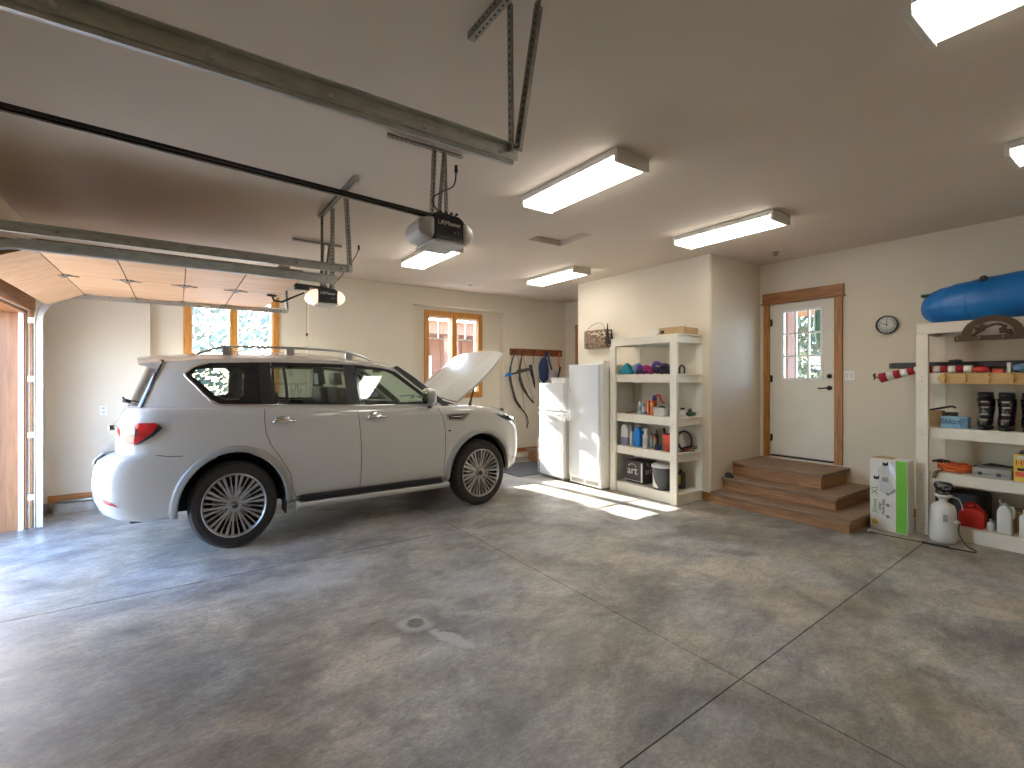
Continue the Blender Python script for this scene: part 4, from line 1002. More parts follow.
# wheels
SX = .90
for wx in WX:
    for s in (-1, 1):
        yo = YC+s*.905; cz = .418; D = -s          # D points inboard
        prof = [(.285, .02), (.30, .006), (.335, .0), (.385, .006), (.408, .03), (.418, .06), (.419, .12), (.418, .19), (.408, .225), (.36, .245), (.28, .24), (.285, .02)]
        bm = B(); lathe(bm, [(r, D*h) for r, h in prof], (wx, yo, cz), 'y', 56, sx=SX, cap=False)
        wh = obj('wheel', bm, 'rubber', car, autosm=30)
        bm = B(); tube(bm, [(wx+.345*SX*math.cos(a), yo+D*-.001, cz+.345*math.sin(a)) for a in [2*math.pi*k/48 for k in range(48)]], .003, 5, closed=True); obj('sidewall_ring', bm, 'rubber', wh)
        bm = B(); lathe(bm, [(.300, D*.006), (.305, D*-.002), (.295, D*-.006), (.284, D*.004), (.280, D*.03), (.272, D*.16), (.001, D*.165)], (wx, yo, cz), 'y', 56, sx=SX, cap=False)
        for f in bm.faces:
            if f.calc_center_median().y*D > (yo+D*.02)*D: f.material_index = 1
        rim = obj('rim', bm, ['rim', 'rimd'], wh, autosm=40)
        bm = B()
        for k in range(10):
            for dlt, wdt in ((-.10, .0115), (.10, .0115), (.314, .0055)):
                a = 2*math.pi*k/10+dlt+.15; ca, sa = math.cos(a), math.sin(a); ca2, sa2 = math.cos(a-dlt*.35 if abs(dlt) < .2 else a), math.sin(a-dlt*.35 if abs(dlt) < .2 else a)
                inn, ou = .062, .287
                p = []
                for (rr, C_, S_, w_, y_) in ((inn, ca2, sa2, wdt*.8, .035), (.17, (ca+ca2)/2, (sa+sa2)/2, wdt*.75, .018), (ou, ca, sa, wdt*1.25, .004)):
                    for o_ in (-1, 1):
                        p.append((wx+SX*(rr*C_-S_*w_*o_), yo+D*y_, cz+rr*S_+C_*w_*o_))
                A = [bm.verts.new(q_) for q_ in p]; A2 = [bm.verts.new((q_[0], q_[1]+D*.028, q_[2])) for q_ in p]
                for i in (0, 2):
                    bm.faces.new((A[i], A[i+1], A[i+3], A[i+2])); bm.faces.new((A2[i+2], A2[i+3], A2[i+1], A2[i]))
                    bm.faces.new((A[i], A[i+2], A2[i+2], A2[i])); bm.faces.new((A[i+3], A[i+1], A2[i+1], A2[i+3]))
                bm.faces.new((A[0], A2[0], A2[1], A[1])); bm.faces.new((A[4], A[5], A2[5], A2[4]))
        obj('spokes', bm, 'rim', wh)
        bm = B(); lathe(bm, [(.001, D*.0), (.034, D*.001), (.038, D*.008), (.038, D*.03), (.072, D*.034), (.075, D*.06), (.001, D*.065)], (wx, yo, cz), 'y', 32, sx=SX)
        obj('hub', bm, 'rim', wh, autosm=30)
        bm = B(); lathe(bm, [(.001, D*-.003), (.029, D*-.003), (.03, D*.001), (.001, D*.002)], (wx, yo, cz), 'y', 24, sx=SX); obj('hub_cap', bm, 'black', wh)
        bm = B(); tube(bm, [(wx-.020*SX, yo-D*.0045, cz-.012), (wx-.016*SX, yo-D*.0045, cz+.012), (wx, yo-D*.0045, cz+.017), (wx+.016*SX, yo-D*.0045, cz+.012), (wx+.020*SX, yo-D*.0045, cz-.012)], .002, 5, sub=3)
        tube(bm, [(wx-.007*SX, yo-D*.0045, cz-.015), (wx, yo-D*.0045, cz+.010), (wx+.007*SX, yo-D*.0045, cz-.015)], .002, 5); obj('hub_emblem', bm, 'chrome', wh)
        bm = B(); lathe(bm, [(.001, D*.075), (.17, D*.075), (.17, D*.10), (.001, D*.10)], (wx, yo, cz), 'y', 32, sx=SX); obj('brake_disc', bm, 'silver', wh)
        bm = B(); box(bm, wx-.20*SX, wx-.10*SX, min(yo+D*.055, yo+D*.12), max(yo+D*.055, yo+D*.12), cz-.07, cz+.10); obj('brake_caliper', bm, 'grey', wh, bevel=.01)

# ------------------------------------------------------------------ shelving units
SH = [.03, .55, 1.01, 1.57, 2.09]; SHT = .11          # underside of each board frame, frame depth
def shelving(label, x0, x1, y0, y1, loc, ends=True):
    t = thing('shelving_unit', label, 'shelving unit', loc)
    for i, z in enumerate(SH):
        bm = B(); zz = z+(.0 if i else -.028); tp = z+SHT+(.0)
        px0 = x0 if i < 4 else x0-.015
        box(bm, px0+.02, px0+.055, y0, y1, zz, tp-.018); box(bm, x1-.04, x1-.005, y0, y1, zz, tp-.018)
        box(bm, px0+.055, x1-.04, y0+.01, y0+.045, zz, tp-.018); box(bm, px0+.055, x1-.04, y1-.045, y1-.01, zz, tp-.018)
        obj('shelf_frame', bm, 'white', t)
        bm = B(); box(bm, px0+.018, x1-.004, y0-.004, y1+.004, tp-.018, tp); obj('shelf_board', bm, 'white', t, bevel=.002)
    ys = [y0, y1-.10]
    for y_ in ys:
        bm = B(); box(bm, x0-.02, x0+.019, y_, y_+.10, 0, SH[-1]-.001); obj('post', bm, 'white', t, bevel=.003)
        bm = B(); box(bm, x1-.003, x1+.0, y_, y_+.09, 0, SH[-1]); obj('wall_cleat', bm, 'white', t)
        for z in SH[:-1]:
            bm = B()
            for dz in (.03, .075):
                cyl(bm, (x0-.0235, y_+.05, z+dz), (x0-.0195, y_+.05, z+dz), .005, n=8); obj('screw_head', bm, 'galvd', t); bm = B()
            bm.free()
    return t
shelving('white painted wooden shelving unit standing beside the refrigerators, holding bottles and pads', 5.22, 5.755, 3.79, 4.93, (5.5, 4.36, 0))
shelving('white painted wooden shelving unit at the right edge, under the blue inflatable tube', 6.40, 6.995, -.15, 1.70, (6.7, .8, 0))
ZS = [.141, .661, 1.121, 1.681, 2.201]

# ------------------------------------------------------------------ refrigerators
def rod_handle(name, x, y, z0, z1, m, par):
    bm = B(); tube(bm, [(x, y, z0), (x-.045, y, z0+.02), (x-.05, y, z0+.05), (x-.05, y, z1-.05), (x-.045, y, z1-.02), (x, y, z1)], .013, 8, sub=3); return obj(name, bm, m, par)
fr = thing('refrigerator', 'smaller white two-door refrigerator beside the coat rail, left of the upright freezer', 'refrigerator', (5.3, 6.02, 0))
bm = B(); box(bm, 5.06, 5.68, 5.715, 6.32, .035, 1.54); obj('cabinet', bm, 'fridgeside', fr, bevel=.008)
for z0, z1, nm in ((.05, 1.085, 'lower_door'), (1.10, 1.545, 'freezer_door')):
    bm = B(); n = 16; pts = [(4.985-.012*math.sin(math.pi*k/n), 5.715+.605*k/n) for k in range(n+1)]; prism(bm, [(5.058, 5.715)]+pts+[(5.058, 6.32)], 'z', z0, z1)
    d_ = obj(nm, bm, 'fridge', fr, bevel=.006)
    bm = B(); zz = z1-.045 if nm == 'lower_door' else z0+.03
    tube(bm, [(4.985, 6.29, zz), (4.945, 6.27, zz), (4.94, 6.1, zz), (4.94, 5.85, zz), (4.95, 5.80, zz-.0), (4.985, 5.78, zz)], .012, 8, sub=3); obj('door_handle', bm, 'fridge', d_)
bm = B(); box(bm, 5.02, 5.6, 5.73, 6.30, 0, .034); obj('base', bm, 'grey', fr)
uf = thing('upright_freezer', 'tall white upright freezer between the smaller refrigerator and the shelving', 'freezer', (5.4, 5.3, 0))
bm = B(); box(bm, 5.10, 5.745, 4.955, 5.64, .02, 1.825); obj('cabinet', bm, 'fridgeside', uf, bevel=.008)
bm = B(); n = 20; pts = [(5.035-.014*math.sin(math.pi*k/n), 4.955+.685*k/n) for k in range(n+1)]; prism(bm, [(5.098, 4.955)]+pts+[(5.098, 5.64)], 'z', .12, 1.835)
d_ = obj('door', bm, 'fridge', uf, bevel=.006); bm = B(); tube(bm, [(5.03, 5.60, .95), (4.99, 5.60, .99), (4.985, 5.60, 1.1), (4.985, 5.60, 1.3), (4.99, 5.60, 1.41), (5.03, 5.60, 1.45)], .013, 8, sub=3); obj('door_handle', bm, 'fridge', d_)
bm = B(); box(bm, 5.012, 5.02, 4.962, 4.985, .14, 1.82); obj('edge_trim', bm, 'lgrey', d_)
bm = B(); box(bm, 5.05, 5.099, 4.965, 5.63, .02, .115); g_ = obj('base_grille', bm, 'fridge', uf, bevel=.004)
for k in range(26):
    if k in (12, 13): continue
    bm = B(); box(bm, 5.046, 5.0495, 5.02+k*.022, 5.031+k*.022, .045, .095); obj('grille_slot', bm, 'grey', g_)
bm = B(); box(bm, 5.08, 5.30, 5.78, 6.12, 1.541, 1.615); box(bm, 5.07, 5.31, 5.77, 6.13, 1.6155, 1.635)
single('foam_box', bm, 'paperw', 'low white foam box lying on top of the smaller refrigerator', 'box', (5.2, 5.95, 1.541), bevel=.006)
bm = B(); box(bm, 5.45, 5.62, 5.30, 5.50, 1.826, 1.90); single('white_carton', bm, 'paperw', 'small pale carton lying on top of the tall upright freezer', 'box', (5.5, 5.4, 1.826), bevel=.004)
# wire rack, mat, low step in the alcove
wr = thing('wire_rack', 'white wire rack standing on the dark mat left of the smaller refrigerator', 'rack', (5.3, 6.5, 0))
for x_ in (5.10, 5.55):
    bm = B(); tube(bm, [(x_, 6.39, .01), (x_, 6.39, .72), (x_, 6.50, .58), (x_, 6.50, .01)], .008, 6); obj('side_frame', bm, 'muntin', wr)
for z in (.10, .26, .42, .56):
    bm = B(); 
    for y_ in (6.39, 6.50): tube(bm, [(5.10, y_, z), (5.55, y_, z)], .006, 5)
    for k in range(7): tube(bm, [(5.10+k*.075, 6.39, z), (5.10+k*.075, 6.50, z)], .004, 5)
    obj('wire_shelf', bm, 'muntin', wr)
bm = B(); box(bm, 4.62, 6.9, 6.40, 7.45, .0005, .010); single('floor_mat', bm, 'mat', 'dark grey mat on the floor between the car and the refrigerators', 'mat', (5.7, 6.9, 0))
sp = thing('wooden_platform', 'low wooden step below the coat rail, left of the refrigerators', 'step', (6.3, 7.4, 0))
bm = B(); box(bm, 5.70, 6.97, 7.02, 7.58, .011, .20); obj('box_frame', bm, 'riser', sp)
bm = B(); box(bm, 5.66, 6.98, 6.98, 7.62, .2005, .235); obj('tread', bm, 'tread', sp, bevel=.005)

# ------------------------------------------------------------------ coat rail and what hangs from it
cr_ = thing('coat_rail', 'reddish wooden coat rail with pegs on the back wall, right of the rear window', 'coat rail', (6.2, YB, 2.15))
bm = B(); box(bm, 5.52, 6.90, YB-.024, YB-.001, 2.09, 2.23); obj('rail_board', bm, 'redwood', cr_, bevel=.003)
PEG = (5.58, 5.82, 6.08, 6.42, 6.76)
for x_ in PEG:
    bm = B(); tube(bm, [(x_, YB-.024, 2.17), (x_, YB-.05, 2.165), (x_, YB-.085, 2.175), (x_, YB-.095, 2.20)], .008, 6, sub=3); obj('peg', bm, 'bronze', cr_)
def bow(label, x, pts, w, y=YB-.062, string=True, m='bow'):
    t = thing('archery_bow', label, 'bow', (x, y, pts[0][1]))
    bm = B(); P3 = [(px_, y, pz_) for px_, pz_ in pts]; n_ = len(P3)
    tube(bm, P3, w, 8, sub=5); obj('limb', bm, m, t)
    i = n_//2; bm = B(); tube(bm, [P3[i-1], P3[i], P3[min(i+1, n_-1)]], .026, 8, sub=4); obj('grip', bm, 'black', t)
    if string:
        bm = B(); tube(bm, [P3[0], P3[-1]], .0035, 5); obj('bow_string', bm, 'bow', t)
    return t
bow('long dark curved bow, leftmost on the coat rail, reaching lowest', 5.58, [(5.66, 2.20), (5.57, 2.05), (5.50, 1.83), (5.50, 1.60), (5.57, 1.35), (5.63, 1.18), (5.75, 1.03), (5.90, .86), (5.94, .72), (5.91, .60)], [.011, .014, .02, .026, .026, .022, .018, .014, .012, .010])
bow('shorter curved compound bow hanging second on the coat rail', 5.82, [(5.79, 2.17), (5.76, 2.0), (5.72, 1.78), (5.74, 1.60), (5.80, 1.45), (5.88, 1.33), (5.97, 1.22), (6.08, 1.12)], [.012, .018, .022, .03, .03, .022, .018, .02], y=YB-.07)
bm = B(); tube(bm, [(5.845, YB-.11, 1.60), (5.90, YB-.11, 1.45), (5.98, YB-.11, 1.32), (6.06, YB-.11, 1.20)], .007, 5, sub=3)
single('arrow', bm, 'galv', 'thin grey arrow with the second bow on the coat rail', 'arrow', (5.9, YB-.11, 1.3))
t = thing('umbrella', 'black folded umbrella hanging by a loop, third on the coat rail', 'umbrella', (6.08, YB-.07, 2.17))
bm = B(); tube(bm, [(6.08, YB-.075, 2.18), (6.075, YB-.075, 1.92)], .006, 6); obj('wrist_loop', bm, 'bow', t)
bm = B(); tube(bm, [(6.00, YB-.07, 1.90), (6.03, YB-.07, 1.75), (6.08, YB-.07, 1.58), (6.11, YB-.07, 1.42)], [.035, .032, .024, .012], 10, sub=3); obj('canopy', bm, 'black', t)
bp_ = thing('backpack', 'dark blue backpack hanging in the middle of the coat rail', 'backpack', (6.42, YB-.1, 2.1))
bm = B(); blob(bm, (6.33, YB-.10, 1.80), (.12, .075, .27), 3, .08, 3); obj('bag_body', bm, 'navy', bp_)
bm = B(); blob(bm, (6.32, YB-.155, 1.66), (.085, .03, .11), 4, .08, 2); obj('front_pocket', bm, 'navy', bp_)
bm = B(); tube(bm, [(6.36, YB-.10, 2.04), (6.42, YB-.095, 2.19), (6.47, YB-.11, 2.0), (6.54, YB-.12, 1.78)], .022, 8, sub=4); obj('shoulder_strap', bm, 'navy', bp_)
bm = B(); tube(bm, [(6.24, YB-.08, 1.68), (6.20, YB-.08, 1.60), (6.26, YB-.08, 1.48), (6.25, YB-.08, 1.20)], .010, 6, sub=3); obj('loose_strap', bm, 'strapblue', bp_)
hb = thing('fabric_bag', 'pale grey cloth bag hanging over the right side of the blue backpack', 'bag', (6.5, YB-.18, 1.9))
bm = B(); blob(bm, (6.51, YB-.19, 1.64), (.10, .055, .17), 8, .12, 3); obj('bag_body', bm, 'lilac', hb)
bm = B(); tube(bm, [(6.50, YB-.19, 1.78), (6.46, YB-.14, 2.0), (6.43, YB-.11, 2.17)], .008, 6, sub=3); obj('cord', bm, 'lilac', hb)
t = thing('hanging_rod', 'black rod hanging from an orange loop at the right end of the coat rail', 'rod', (6.76, YB-.07, 2.17))
bm = B(); tube(bm, [(6.76, YB-.085, 2.19), (6.73, YB-.075, 2.0), (6.76, YB-.075, 1.86), (6.79, YB-.075, 2.0), (6.77, YB-.085, 2.18)], .008, 6, sub=3); obj('orange_loop', bm, 'orange', t)
bm = B(); cyl(bm, (6.80, YB-.075, 1.87), (6.72, YB-.075, 1.56), .022, .018, n=10); obj('rod', bm, 'black', t)
t = thing('snow_brush', 'dark snow brush with a blue tip hanging across the bows on the coat rail', 'brush', (5.6, YB-.14, 1.75))
bm = B(); tube(bm, [(5.42, YB-.16, 1.70), (5.93, YB-.15, 1.80)], [.016, .02], 8); obj('handle', bm, 'black', t)
bm = B(); prism(bm, [(5.58, 1.72), (5.95, 1.79), (5.95, 1.85), (5.60, 1.79)], 'y', YB-.18, YB-.14); obj('brush_head', bm, 'bow', t, bevel=.008)
bm = B(); prism(bm, [(5.27, 1.655), (5.42, 1.67), (5.45, 1.72), (5.36, 1.74)], 'y', YB-.185, YB-.15); obj('scraper', bm, 'blue', t, bevel=.006)

# ------------------------------------------------------------------ pierced metal wall basket with trees
wb = thing('metal_wall_basket', 'rusty pierced metal basket with wire handle on the wall above the freezer', 'wall basket', (5.7, 5.6, 2.1))
random.seed(5)
bm = B(); xa, ya, yb_, za, zb = 5.67, 5.42, 5.96, 2.12, 2.42
NXc, NZc = 18, 12; dy_, dz_ = (yb_-ya)/NXc, (zb-za)/NZc
for i in range(NXc):
    for j in range(NZc):
        edge = i in (0, NXc-1) or j in (0, NZc-1)
        if edge or random.random() > .34: box(bm, xa, xa+.003, ya+i*dy_, ya+(i+1)*dy_, za+j*dz_, za+(j+1)*dz_)
bmesh.ops.remove_doubles(bm, verts=bm.verts[:], dist=1e-5)
obj('pierced_front', bm, 'rust', wb)
for y_ in (ya, yb_-.003):
    bm = B()
    for k in range(5): box(bm, xa+.003, 5.757, y_, y_+.003, za+k*.065, za+k*.065+.03)
    box(bm, xa+.003, xa+.015, y_, y_+.003, za, zb); box(bm, 5.745, 5.757, y_, y_+.003, za, zb); obj('end_panel', bm, 'rust', wb)
bm = B(); box(bm, xa+.003, 5.757, ya, yb_, za, za+.003); obj('basket_floor', bm, 'rust', wb)
bm = B(); tube(bm, [(xa, 5.90, zb), (xa+.01, 5.80, zb+.08), (xa+.02, 5.64, zb+.115), (xa+.01, 5.52, zb+.06), (xa, 5.50, zb)], .004, 6, sub=4); obj('wire_handle', bm, 'bronze', wb)
for y_, h_, w_ in ((5.42, .33, .07), (5.33, .22, .06)):
    bm = B(); pts = [(y_-.008, za)]; n_ = 6
    L_ = []; R_ = []
    for k in range(n_):
        z_ = za+.05+h_*k/n_; ww = w_*(1-k/n_)
        L_ += [(y_-ww, z_), (y_-ww*.45, z_+h_/n_*.8)]; R_ += [(y_+ww, z_), (y_+ww*.45, z_+h_/n_*.8)]
    poly = [(y_+.01, za), (y_+.01, za+.05)]+R_+[(y_, za+.06+h_)]+L_[::-1]+[(y_-.01, za+.05), (y_-.01, za)]
    prism(bm, poly, 'x', xa-.012, xa-.004); obj('tree_cutout', bm, 'bronze', wb)

# ------------------------------------------------------------------ things on the left shelving unit
t = thing('cardboard_box', 'open brown cardboard tray on top of the shelving by the freezer', 'box', (5.5, 4.0, ZS[4]))
bm = B(); x0, x1, y0, y1, z0, z1 = 5.40, 5.70, 3.82, 4.22, ZS[4], ZS[4]+.095
box(bm, x0, x1, y0, y1, z0, z0+.006); box(bm, x0, x0+.006, y0, y1, z0+.006, z1); box(bm, x1-.006, x1, y0, y1, z0+.006, z1); box(bm, x0+.006, x1-.006, y0, y0+.006, z0+.006, z1); box(bm, x0+.006, x1-.006, y1-.006, y1, z0+.006, z1)
obj('carton_body', bm, 'carton', t)
bm = B(); prism(bm, [(x0, z1), (x0+.06, z1+.012), (x0+.06, z1+.018), (x0, z1+.006)], 'y', y0, y1); obj('carton_flap', bm, 'carton', t)
bm = B(); box(bm, x0-.0015, x0-.0005, 4.13, 4.19, z0+.03, z0+.07); obj('printed_mark', bm, 'ink', t)
bm = B(); prism(bm, [(4.53, ZS[4]), (4.36, ZS[4]), (4.26, ZS[4]+.10), (4.30, ZS[4]+.13), (4.40, ZS[4]+.12)], 'x', 5.50, 5.515)
single('foam_sheet', bm, 'paperw', 'thin pale panel leaning on top of the shelving, left of the cardboard tray', 'panel', (5.5, 4.4, ZS[4]), bevel=.003)
z = ZS[3]
def soft(name, c, r, m, label, cat, seed, amp=.14, group=None):
    bm = B(); blob(bm, c, r, seed, amp, 3); return single(name, bm, m, label, cat, (c[0], c[1], c[2]-r[2]), group)
bm = B(); lathe(bm, [(.001, .0), (.095, .002), (.10, .03), (.075, .10), (.03, .15), (.001, .165)], (5.36, 4.745, z+.004), 'z', 20); single('teal_hat', bm, 'teal', 'teal cone-shaped pad at the left end of the second shelf from the top', 'hat', (5.36, 4.745, z))
soft('swim_float', (5.42, 4.60, z+.085), (.07, .075, .08), 'skyblue', 'pale blue float tucked behind the teal pad on the upper shelf', 'float', 12)
def pad(y, m1, m2, label, r=.085, seed=0, x=5.36):
    t = thing('protective_pad', label, 'pad', (x, y, z), 'colourful pads on the upper shelf')
    bm = B(); pts = [(x+.02*math.sin(k), y+r*math.cos(math.pi*k/10), z+.012+r*1.55*math.sin(math.pi*k/10)) for k in range(11)]; tube(bm, pts, .028, 8, sub=2); obj('shell', bm, m1, t)
    bm = B(); blob(bm, (x+.01, y, z+.055), (.045, r*.72, .05), seed, .1, 2); obj('lining', bm, m2, t)
    bm = B(); tube(bm, [(x-.035, y-r*.7, z+.03), (x-.055, y, z+.05), (x-.035, y+r*.7, z+.03)], .009, 6, sub=3); obj('strap', bm, 'black', t)
    return t
pad(4.50, 'purple', 'darkp', 'purple ring-shaped pad beside the teal one on the upper shelf', .062, 1)
pad(4.385, 'magenta', 'magenta', 'magenta red rounded pad right of the purple ring on the upper shelf', .06, 2)
pad(4.25, 'purple', 'darkp', 'large violet and black pad in the middle of the upper shelf', .092, 3, 5.40)
pad(4.08, 'darkp', 'black', 'black pad with straps next to the large violet pad on the upper shelf', .07, 4)
pad(3.955, 'black', 'black', 'black pad partly behind the right post of the left shelving unit', .055, 5)
bm = B(); tube(bm, [(5.38, 3.87, z+.01), (5.37, 3.865, z+.08), (5.38, 3.84, z+.115), (5.40, 3.815, z+.08), (5.39, 3.81, z+.01)], .012, 8, sub=3)
single('black_clamp', bm, 'black', 'small black arched clamp at the right end of the upper shelf', 'clamp', (5.38, 3.84, z))
# third board: bottles and tins
z = ZS[2]
def bottle(c, r, h, m, label, cap='white', neck=.35, capr=None, name='bottle', ell=1, group=None, band=None, trig=False):
    x, y, z_ = c; t = thing(name, label, name.replace('_', ' '), c, group)
    bm = B(); hb_ = h*(1-neck*.55); lathe(bm, [(.001, 0), (r*.96, .001), (r, .008), (r, hb_*.88), (r*.88, hb_*.95), (r*.42, hb_+h*.05), (r*.38, h*.90)], (x, y, z_), 'z', 20, sx=ell); obj('container', bm, m, t)
    bm = B(); cr2 = capr or r*.42; lathe(bm, [(cr2, h*.86), (cr2, h*.985), (cr2*.8, h), (.001, h)], (x, y, z_), 'z', 16, sx=ell); obj('cap', bm, cap, t)
    if band:
        bm = B(); lathe(bm, [(r*1.015, h*.18), (r*1.015, h*.55)], (x, y, z_), 'z', 20, sx=ell, cap=False); obj('label_band', bm, band, t)
    if trig:
        bm = B(); prism(bm, [(x-.05, z_+h*1.0), (x+.02, z_+h*1.0), (x+.02, z_+h*1.12), (x-.035, z_+h*1.12), (x-.06, z_+h*1.06)], 'y', y-.012, y+.012); obj('trigger_head', bm, cap, t, bevel=.003)
    return t
bottle((5.38, 4.53, z), .026, .20, 'milk', 'slim white bottle, leftmost on the third shelf from the top', band='skyblue')
bottle((5.40, 4.475, z), .028, .19, 'skyblue', 'blue and white bottle second from the left on the third shelf', band='inkw')
t = thing('printed_carton', 'orange and white printed spray carton on the third shelf', 'carton', (5.38, 4.39, z)); bm = B(); box(bm, 5.36, 5.41, 4.36, 4.42, z, z+.195); obj('carton_body', bm, 'orange', t, bevel=.002)
bm = B(); box(bm, 5.358, 5.359, 4.365, 4.38, z+.03, z+.18); obj('printed_stripe', bm, 'inkw', t); bm = B(); box(bm, 5.358, 5.359, 4.385, 4.415, z+.01, z+.04); obj('printed_base', bm, 'navy', t)
t = thing('printed_carton', 'orange printed carton just right of the taller one on the third shelf', 'carton', (5.38, 4.32, z)); bm = B(); box(bm, 5.37, 5.42, 4.29, 4.345, z, z+.175); obj('carton_body', bm, 'orange', t, bevel=.002); bm = B(); box(bm, 5.3685, 5.3695, 4.295, 4.34, z+.13, z+.165); obj('printed_stripe', bm, 'yellow', t)
t = thing('spray_can', 'can with a purple cap and red trigger behind the orange cartons', 'spray can', (5.50, 4.37, z)); bm = B(); cyl(bm, (5.50, 4.37, z), (5.50, 4.37, z+.20), .032, n=20); obj('can', bm, 'red', t); bm = B(); lathe(bm, [(.032, .20), (.03, .25), (.012, .27), (.001, .27)], (5.50, 4.37, z), 'z', 16); obj('cap', bm, 'purple', t)
bm = B(); tube(bm, [(5.47, 4.32, z+.27), (5.47, 4.26, z+.27), (5.46, 4.22, z+.20), (5.45, 4.17, z+.165)], .013, 8, sub=3); single('red_hose', bm, 'red', 'short red hose curling behind the white tub on the third shelf', 'hose', (5.47, 4.25, z+.16))
t = thing('plastic_tub', 'white rectangular plastic tub with odds and ends on the third shelf', 'tub', (5.40, 4.16, z)); bm = B(); prism(bm, [(4.075, z), (4.245, z), (4.265, z+.115), (4.255, z+.115), (4.235, z+.01), (4.085, z+.01), (4.065, z+.115), (4.055, z+.115)], 'x', 5.33, 5.46); box(bm, 5.33, 5.336, 4.085, 4.235, z+.01, z+.11); box(bm, 5.454, 5.46, 4.085, 4.235, z+.01, z+.11); obj('tub_body', bm, 'milk', t)
bm = B(); blob(bm, (5.395, 4.16, z+.105), (.045, .07, .03), 9, .25, 2); obj('contents', bm, 'dgreen', t)
bottle((5.42, 4.02, z), .03, .17, 'rust', 'brown bottle half behind the right post on the third shelf', 'black')
bm = B(); tube(bm, [(5.36, 4.77, z+.012), (5.40, 4.70, z+.015), (5.36, 4.62, z+.035), (5.42, 4.58, z+.012)], .010, 6, sub=3); single('brown_strap', bm, 'rust', 'thin brown strap lying at the left end of the third shelf', 'strap', (5.38, 4.68, z))
t = thing('glass_jar', 'small clear jar with a dark lid near the right end of the third shelf', 'jar', (5.40, 3.85, z)); bm = B(); lathe(bm, [(.001, 0), (.033, 0), (.035, .01), (.035, .085), (.026, .095)], (5.43, 3.862, z), 'z', 18); obj('jar_body', bm, 'lgrey', t); bm = B(); lathe(bm, [(.028, .095), (.028, .12), (.001, .12)], (5.43, 3.862, z), 'z', 18); obj('lid', bm, 'black', t); bm = B(); lathe(bm, [(.0355, .03), (.0355, .07)], (5.43, 3.862, z), 'z', 18, cap=False); obj('label_band', bm, 'inkw', t)
bm = B(); blob(bm, (5.60, 3.86, z+.035), (.07, .055, .035), 4, .3, 3); blob(bm, (5.60, 3.87, z+.07), (.03, .03, .035), 5, .3, 2); single('green_ornament', bm, 'dgreen', 'small dark green knobbly ornament at the right end of the third shelf', 'ornament', (5.6, 3.86, z))
# fourth board: jugs
z = ZS[1]
def jug(c, w, d, h, m, label, liq=None, cap='muntin', name='jug', handle=True, capoff=0, capr=.022):
    x, y, z_ = c; t = thing(name, label, 'jug' if 'jug' in name else name.replace('_', ' '), c)
    bm = B(); prof = [(-.5, 0), (.5, 0), (.5, .72), (.36, .86), (.14, .93), (-.14, .93), (-.36, .86), (-.5, .72)]
    prism(bm, [(y+a*w, z_+b_*h) for a, b_ in prof], 'x', x-d/2, x+d/2); obj('container', bm, m, t, bevel=min(w, d)*.14, seg=3, autosm=60)
    bm = B(); lathe(bm, [(capr, h*.92), (capr, h*.99), (capr*.9, h), (.001, h)], (x, y+capoff, z_), 'z', 16); obj('cap', bm, cap, t)
    if handle:
        bm = B(); tube(bm, [(x-.0, y-w*.42, z_+h*.90), (x-.0, y-w*.58, z_+h*.84), (x-.0, y-w*.56, z_+h*.6), (x, y-w*.46, z_+h*.5)], .009, 8, sub=3); obj('grip_handle', bm, m, t)
    if liq:
        bm = B(); box(bm, x-d/2-.0015, x+d/2+.0015, y-w/2-.0015, y+w/2+.0015, z_+.006, z_+h*.38); obj('liquid_level', bm, liq, t, bevel=.012)
    return t
jug((5.37, 4.76, z), .135, .12, .32, 'milk', 'translucent white jug with dark fluid, leftmost on the fourth shelf', 'milkl', capr=.016)
bottle((5.34, 4.645, z), .026, .21, 'milk', 'slim white bottle between the translucent jug and the blue jug', 'muntin'); bottle((5.42, 4.69, z), .03, .20, 'milk', 'white bottle behind the slim one, next to the translucent jug', 'muntin', neck=.2)
jug((5.36, 4.53, z), .115, .11, .30, 'blue', 'bright blue plastic jug with a white cap on the fourth shelf', cap='muntin')
bottle((5.34, 4.39, z), .042, .24, 'paperw', 'white spray bottle with printed label right of the blue jug', 'muntin', trig=True, band='lgrey')
bottle((5.37, 4.315, z), .024, .21, 'galvd', 'grey bottle with a black top right of the white spray bottle', 'black', band='skyblue')
bottle((5.45, 4.30, z), .03, .24, 'black', 'dark bottle behind the grey one on the fourth shelf', 'black')
bottle((5.36, 4.25, z), .022, .18, 'carton', 'narrow tan bottle with a red cap on the fourth shelf', 'redl')
bm = B(); lathe(bm, [(.001, 0), (.045, 0), (.048, .03), (.04, .07), (.001, .072)], (5.33, 4.18, z), 'z', 20); single('blue_tub', bm, 'navy', 'low dark blue tub in front of the red bucket', 'tub', (5.33, 4.18, z))
t = thing('bucket', 'small coral red bucket on the fourth shelf behind the right post', 'bucket', (5.38, 4.0, z)); bm = B(); lathe(bm, [(.001, 0), (.082, 0), (.105, .21), (.112, .21), (.112, .222), (.100, .222), (.078, .006), (.001, .006)], (5.38, 4.01, z), 'z', 28); obj('pail', bm, 'redl', t)
bm = B(); tube(bm, [(5.40, 4.07, z+.05), (5.42, 4.15, z+.29)], [.022, .015], 8); single('hammer', bm, 'black', 'dark tool handle leaning in the red bucket', 'tool', (5.4, 4.1, z+.05))
bm = B(); tube(bm, [(5.55+.0*k, 3.92+.11*math.cos(2*math.pi*k/20), z+.135+.125*math.sin(2*math.pi*k/20)) for k in range(20)], .014, 8, closed=True); single('rubber_ring', bm, 'black', 'black rubber ring standing upright behind the red bucket', 'ring', (5.55, 3.92, z))
